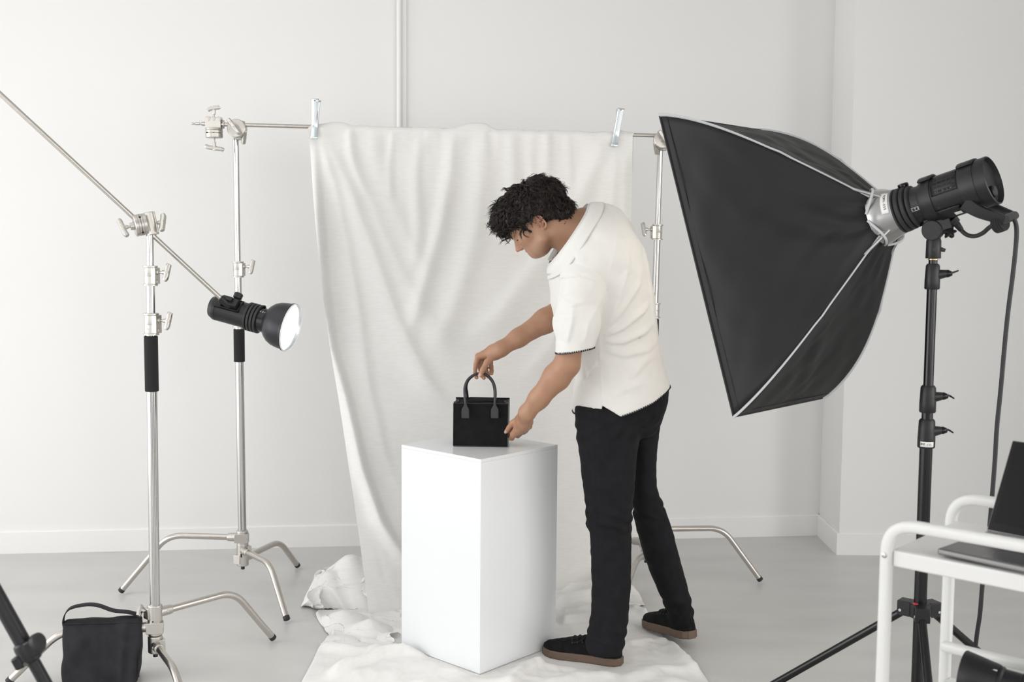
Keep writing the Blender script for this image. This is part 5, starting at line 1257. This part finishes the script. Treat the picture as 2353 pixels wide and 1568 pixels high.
# ------------------------------------------------------------------ trousers
def lrow(l, r, y, Y, k=1.0): a, c = at(l, y, Y), at(r, y, Y); w = (c.x - a.x) / 2; return (a.z, (a.x + c.x) / 2, Y, w, w * k)
leg1 = Stack([lrow(1321, 1480, 930, 4.0, .9), lrow(1321, 1474, 965, 3.995, .95), lrow(1326, 1467, 1010, 3.99), lrow(1333, 1462, 1060, 3.985), lrow(1340, 1458, 1120, 3.98), lrow(1346, 1453, 1170, 3.98), lrow(1346, 1452, 1200, 3.98), lrow(1355, 1451, 1225, 3.98), lrow(1358, 1451, 1280, 3.975), lrow(1360, 1450, 1340, 3.965), lrow(1359, 1446, 1390, 3.955), lrow(1355, 1442, 1430, 3.945), lrow(1347, 1437, 1465, 3.94), lrow(1345, 1430, 1500, 3.935)], sm=3)
leg2 = Stack([lrow(1430, 1537, 905, 4.14, 1.1), lrow(1430, 1531, 935, 4.15, 1.1), lrow(1436, 1518, 975, 4.16, 1.2), lrow(1444, 1511, 1020, 4.17, 1.4), lrow(1448, 1508, 1070, 4.18, 1.5), lrow(1450, 1508, 1110, 4.19, 1.4), lrow(1450, 1519, 1150, 4.20, 1.15), lrow(1456, 1536, 1190, 4.205, 1.0), lrow(1466, 1549, 1230, 4.21), lrow(1484, 1564, 1290, 4.21), lrow(1504, 1578, 1340, 4.21), lrow(1522, 1588, 1380, 4.205, 1.05), lrow(1532, 1594, 1408, 4.20, 1.05), lrow(1534, 1593, 1428, 4.2, 1.05)], sm=3)
pelv = Stack([lrow(1326, 1530, 850, 4.07, .95), lrow(1323, 1537, 890, 4.07, .98), lrow(1322, 1534, 925, 4.07, .98), lrow(1330, 1520, 965, 4.07, .95), lrow(1345, 1500, 1000, 4.075, .9)], sm=4)
kx, kz_ = A_(1350, 1195, 3.95)[0], A_(1350, 1195, 3.95)[2]
def trouser(p):
    x, y, z = p.T
    d = smin(smin(leg1(p), leg2(p), .012), pelv(p), .02)
    f = .0016 * vnoise(x * 25 + z * 20, z * 45, y * 20) + .0012 * vnoise(x * 60, z * 60, y * 60)
    def band(c, w, fr, sl, am): return am * np.sin((z + sl * x) * fr + 2.5 * vnoise(x * 14, z * 10, y * 14 + fr)) * np.exp(-((z - c) / w) ** 2)
    f = f + band(kz_, .05, 150, .35, .0032) + band(at(1400, 985, 4).z, .05, 110, -.9, .0030) * (y < 4.12) + band(at(1560, 1395, 4.2).z, .05, 130, .2, .0035) * (x > .47) + band(at(1400, 1460, 3.94).z, .05, 140, .25, .003) * (x < .47) + band(at(1480, 1150, 4.2).z, .06, 110, .6, .0030) * (y > 4.1)
    seam = .0025 * np.exp(-((x - np.interp(z, [.1, .5, .9], [at(1378, 1460, 3.9).x, at(1378, 1190, 3.9).x, at(1365, 960, 3.9).x])) / .0022) ** 2) * (y < 3.99)
    return d - f + seam
v, q = sdf_mesh(trouser, [.16, 3.78, .02], [.72, 4.36, 1.08], .0045)
tro = finish('trousers', np_mesh('trousers', v, q), M['trouser'], person, smooth=180, fix=False)
# ------------------------------------------------------------------ shoes
def shoe(heel, fw, pitch, label=None):
    F_ = V((fw[0], fw[1], 0)).normalized(); Lt = V((-F_.y, F_.x, 0)); Fp = F_ * math.cos(pitch) - V((0, 0, 1)) * math.sin(pitch); Up = Fp.cross(Lt)
    R_ = np.array([list(Fp), list(Lt), list(Up)]); O_ = np.array(heel, float); LN = .295
    ks = np.array([0, .04, .15, .35, .55, .72, .86, .95, 1.0]); 
    wd = np.array([.012, .029, .038, .037, .044, .050, .045, .029, .008])
    tp_h = np.array([.066, .080, .088, .087, .078, .064, .053, .047, .036])
    def loc(p): q_ = (p - O_) @ R_.T; return q_
    def outl(q_, gr=0.):
        s = q_[:, 0] / LN; w_ = np.interp(s, ks, wd) + gr; dy = np.abs(q_[:, 1] + .004 * np.sin(s * PI)) - w_
        return np.maximum(np.maximum(dy * .8, q_[:, 0] - LN - gr), -q_[:, 0] - gr)
    def sole_(p):
        q_ = loc(p); return np.maximum(outl(q_, .003), np.maximum(q_[:, 2] - .027 + .005 * np.clip(q_[:, 0] / LN - .6, 0, 1), -q_[:, 2])) - .0012
    def upper_(p):
        q_ = loc(p); s = np.clip(q_[:, 0] / LN, 0, 1); w_ = np.interp(s, ks, wd); h_ = np.interp(s, ks, tp_h)
        zz_ = np.clip((q_[:, 2] - .015) / (h_ - .015), 0, 1.3)
        e = ((np.abs(q_[:, 1] + .004 * np.sin(s * PI)) / np.maximum(w_, .004)) ** 2.4 + zz_ ** 2.6) ** (1 / 2.4)
        d = (e - 1) * np.minimum(w_, h_ * .7)
        d = np.maximum(np.maximum(d, .018 - q_[:, 2]), np.maximum(q_[:, 0] - LN, -q_[:, 0]))
        d = smin(d, chain(q_, [(.060, 0, .05), (.052, 0, .10)], [.037, .036], .01), .012)
        seam = .0014 * np.exp(-((q_[:, 0] - .175 + .35 * np.abs(q_[:, 2] - .05)) / .002) ** 2) + .001 * np.exp(-((q_[:, 2] - .05 + .05 * (q_[:, 0] - .08)) / .0018) ** 2) * (q_[:, 0] < .16)
        return d + seam - .0008 * vnoise(q_[:, 0] * 90, q_[:, 1] * 90, q_[:, 2] * 90)
    c_ = V(O_) + Fp * LN / 2; lo = [c_.x - .2, c_.y - .2, -.03]; hi = [c_.x + .2, c_.y + .2, .22]
    v_, q_ = sdf_mesh(upper_, lo, hi, .0035); up_o = finish('shoe', np_mesh('shoe', v_, q_), M['suede'], person, smooth=180, fix=False)
    v_, q_ = sdf_mesh(sole_, lo, hi, .0035); v_[:, 2] = np.maximum(v_[:, 2], .0032); finish('sole', np_mesh('sole', v_, q_), M['gum'], up_o, smooth=180, fix=False)
    W3 = lambda f, l, u: V(O_) + Fp * f + Lt * l + Up * u
    topz = lambda f: float(np.interp(f / LN, ks, tp_h))
    b = MB()
    for i in range(4):
        f = .118 + .019 * i; z_ = topz(f)
        b.tube(spline([W3(f, .026, z_ - .012), W3(f + .004, .014, z_ + .001), W3(f + .004, -.014, z_ + .001), W3(f, -.026, z_ - .012)], 5), .0017, 6)
    b.tube(spline([W3(.115, .0, .093), W3(.122, .022, .094), W3(.14, .034, .078), W3(.165, .038, .066)], 6), .0014, 6); b.tube(spline([W3(.115, 0, .093), W3(.135, .010, .090), W3(.165, .018, .078), W3(.185, .016, .070)], 6), .0014, 6)
    b.build('laces', M['thread'], up_o)
    b = MB()
    for i in range(4):
        f = .118 + .019 * i; z_ = topz(f)
        o = W3(f, .0275, z_ - .013); n_ = (Lt + Up * .9).normalized(); b.lathe(o, n_, [(-.001, .0026), (.0012, .0026), (.0013, .0014)], 10)
    b.build('eyelets', M['grey'], up_o)
    return W3
hl = fl(1424, 1537); tt = fl(1246, 1508)
fd = (tt - hl).normalized(); lt_ = V((-fd.y, fd.x, 0))
W1 = shoe((hl - lt_ * .030 + fd * .004 + V((0, 0, .0032))), (fd.x, fd.y), .0)
hb = fl(1594, 1484, .018)
W2 = shoe((hb.x - .006, hb.y + .012, .040), (-.46, .888), .115)
# ------------------------------------------------------------------ hair
def hair_base(p):
    q_ = toh(p); s = q_.copy(); s[:, 1] = np.abs(s[:, 1])
    d = ellip(s, (-.004, 0, .062), (.114, .094, .101))
    d = smin(d, ellip(s, (.074, 0, .084), (.060, .074, .054)), .03)       # fringe mass
    d = smin(d, ellip(s, (-.070, 0, -.012), (.042, .062, .055)), .03)      # nape
    # cut away the face and ears
    face = np.stack([q_[:, 0] - .040, q_[:, 2] - .030 - .30 * np.clip(q_[:, 0] - .04, 0, 1)], 1)
    fc = smax(-(q_[:, 0] - .044), q_[:, 2] - .044 - .12 * np.clip(q_[:, 0] - .09, -.1, .1), .01)   # face zone
    d = smax(d, -fc, .012)
    fe = smax(smax(-(q_[:, 0] + .030), q_[:, 2] - .020, .01), -(s[:, 1] - .04), .01)        # ear zone
    d = smax(d, -fe, .010)
    d = smax(d, -(q_[:, 2] + .062 + .25 * np.clip(q_[:, 0] + .05, -.1, .1)), .01)
    d = smin(d, chain(s, [(.032, .071, .052), (.037, .069, .022), (.035, .066, -.004)], [.012, .0075, .0035], .01), .012)   # sideburn
    n_ = .008 * vnoise(q_[:, 0] * 38, q_[:, 1] * 38, q_[:, 2] * 38) + .004 * vnoise(q_[:, 0] * 90, q_[:, 1] * 90, q_[:, 2] * 90)
    return d - n_
v, q = sdf_mesh(hair_base, HOn - .21, HOn + .21, .0042)
hb_m = MB(); hb_m.v = [tuple(map(float, p_)) for p_ in v]; hb_m.f = [tuple(map(int, f_)) for f_ in q]
# curly locks rooted on that mass
rng = np.random.RandomState(4); hq = toh(v)
eps = .004
grad = np.stack([hair_base(v + np.eye(3)[k] * eps) - hair_base(v - np.eye(3)[k] * eps) for k in range(3)], 1); grad /= np.linalg.norm(grad, axis=1)[:, None] + 1e-9
cand = np.where((hq[:, 2] > -.06) & ~((hq[:, 0] > -.002) & (hq[:, 2] < .012)) & ~((np.abs(hq[:, 1]) > .055) & (hq[:, 2] < .034) & (hq[:, 0] > -.036) & (hq[:, 0] < .030)))[0]
crown = np.array([-.045, 0., .155])
def lock(p0, n0, l0, big):
    away = (l0 - crown); away = away @ RH; t_ = away - n0 * (away @ n0); t_ /= np.linalg.norm(t_) + 1e-9
    sw = np.cross(n0, t_); ph = rng.rand() * 6.28; an = rng.randn() * .8; t_ = t_ * math.cos(an) + sw * math.sin(an); sw = np.cross(n0, t_)
    front = l0[0] > .04
    Ln = (.028 + .034 * rng.rand()) * (1.2 if front else 1.); R0_ = (.004 + .006 * rng.rand()) * (1.25 if front else 1.); turns = .5 + rng.rand() * .8; lift = .001 + .005 * rng.rand()
    if l0[2] < .0 : Ln *= .55; R0_ *= .5
    if l0[0] > .0 and l0[2] < .02: Ln *= .35; R0_ *= .3; lift *= .2
    for st_ in range(7 if big else 2):
        o1, o2, o3 = rng.randn(3) * (.0016 if big else .004); pts = []; dl_ = 1 + rng.randn() * .12
        for k_ in range(11):
            u_ = k_ / 10; an_ = ph + turns * 6.28 * u_ + o3 * 60
            pts.append(V(p0 - n0 * .003 + t_ * (Ln * dl_ * (u_ - .25)) + n0 * (o1 + lift * math.sin(PI * u_) * 1.5 + R0_ * u_ * .7 * math.sin(an_)) + sw * (o2 + R0_ * math.cos(an_) * (.4 + .8 * u_))))
        r_ = .0007 + .0005 * rng.rand()
        hb_m.tube(pts, [max(.00025, r_ * (1 - .8 * abs(2 * (k_ / 10) - .9) ** 2.2)) for k_ in range(11)], 4, caps=False)
for n_, i_ in enumerate(rng.choice(cand, 1500, replace=False)): lock(v[i_], grad[i_], hq[i_], n_ < 900)
hb_m.build('hair', M['hair'], person, smooth=180, fix=False)
# brows and lashes
b = MB()
for sg in (1, -1):
    for k_ in range(26):
        t = k_ / 25; o = hw(.0985 - .022 * t ** 1.6, sg * (.012 + .042 * t), .0345 + .006 * math.sin(t * 2.6)); b.tube([V(o), V(o + .009 * (RH[1] * sg * .85 - RH[0] * .25 * t + RH[2] * (.35 - .5 * t)))], [.0014, .0005], 5)
b.build('eyebrows', M['hair'], person)
b = MB()
for sg in (1, -1):
    for k_ in range(15):
        t = k_ / 14 - .5; o = hw(.0895 - .012 * (abs(t) * 2) ** 2, sg * (.0315 + .025 * t), .0035 - .001 * abs(t)); b.tube(spline([V(o), V(o + RH[0] * .004 - RH[2] * .002), V(o + RH[0] * .0075 + RH[1] * sg * t * .004 - RH[2] * .002)], 3), [.0007 - .00008 * k for k in range(7)], 4)
    b.tube(spline([V(hw(.0895 - .012 * (abs(t) * 2) ** 2, sg * (.0315 + .025 * t), .0032)) for t in np.linspace(-.5, .5, 9)], 2), .0010, 5)
b.build('eyelashes', M['hair'], person)
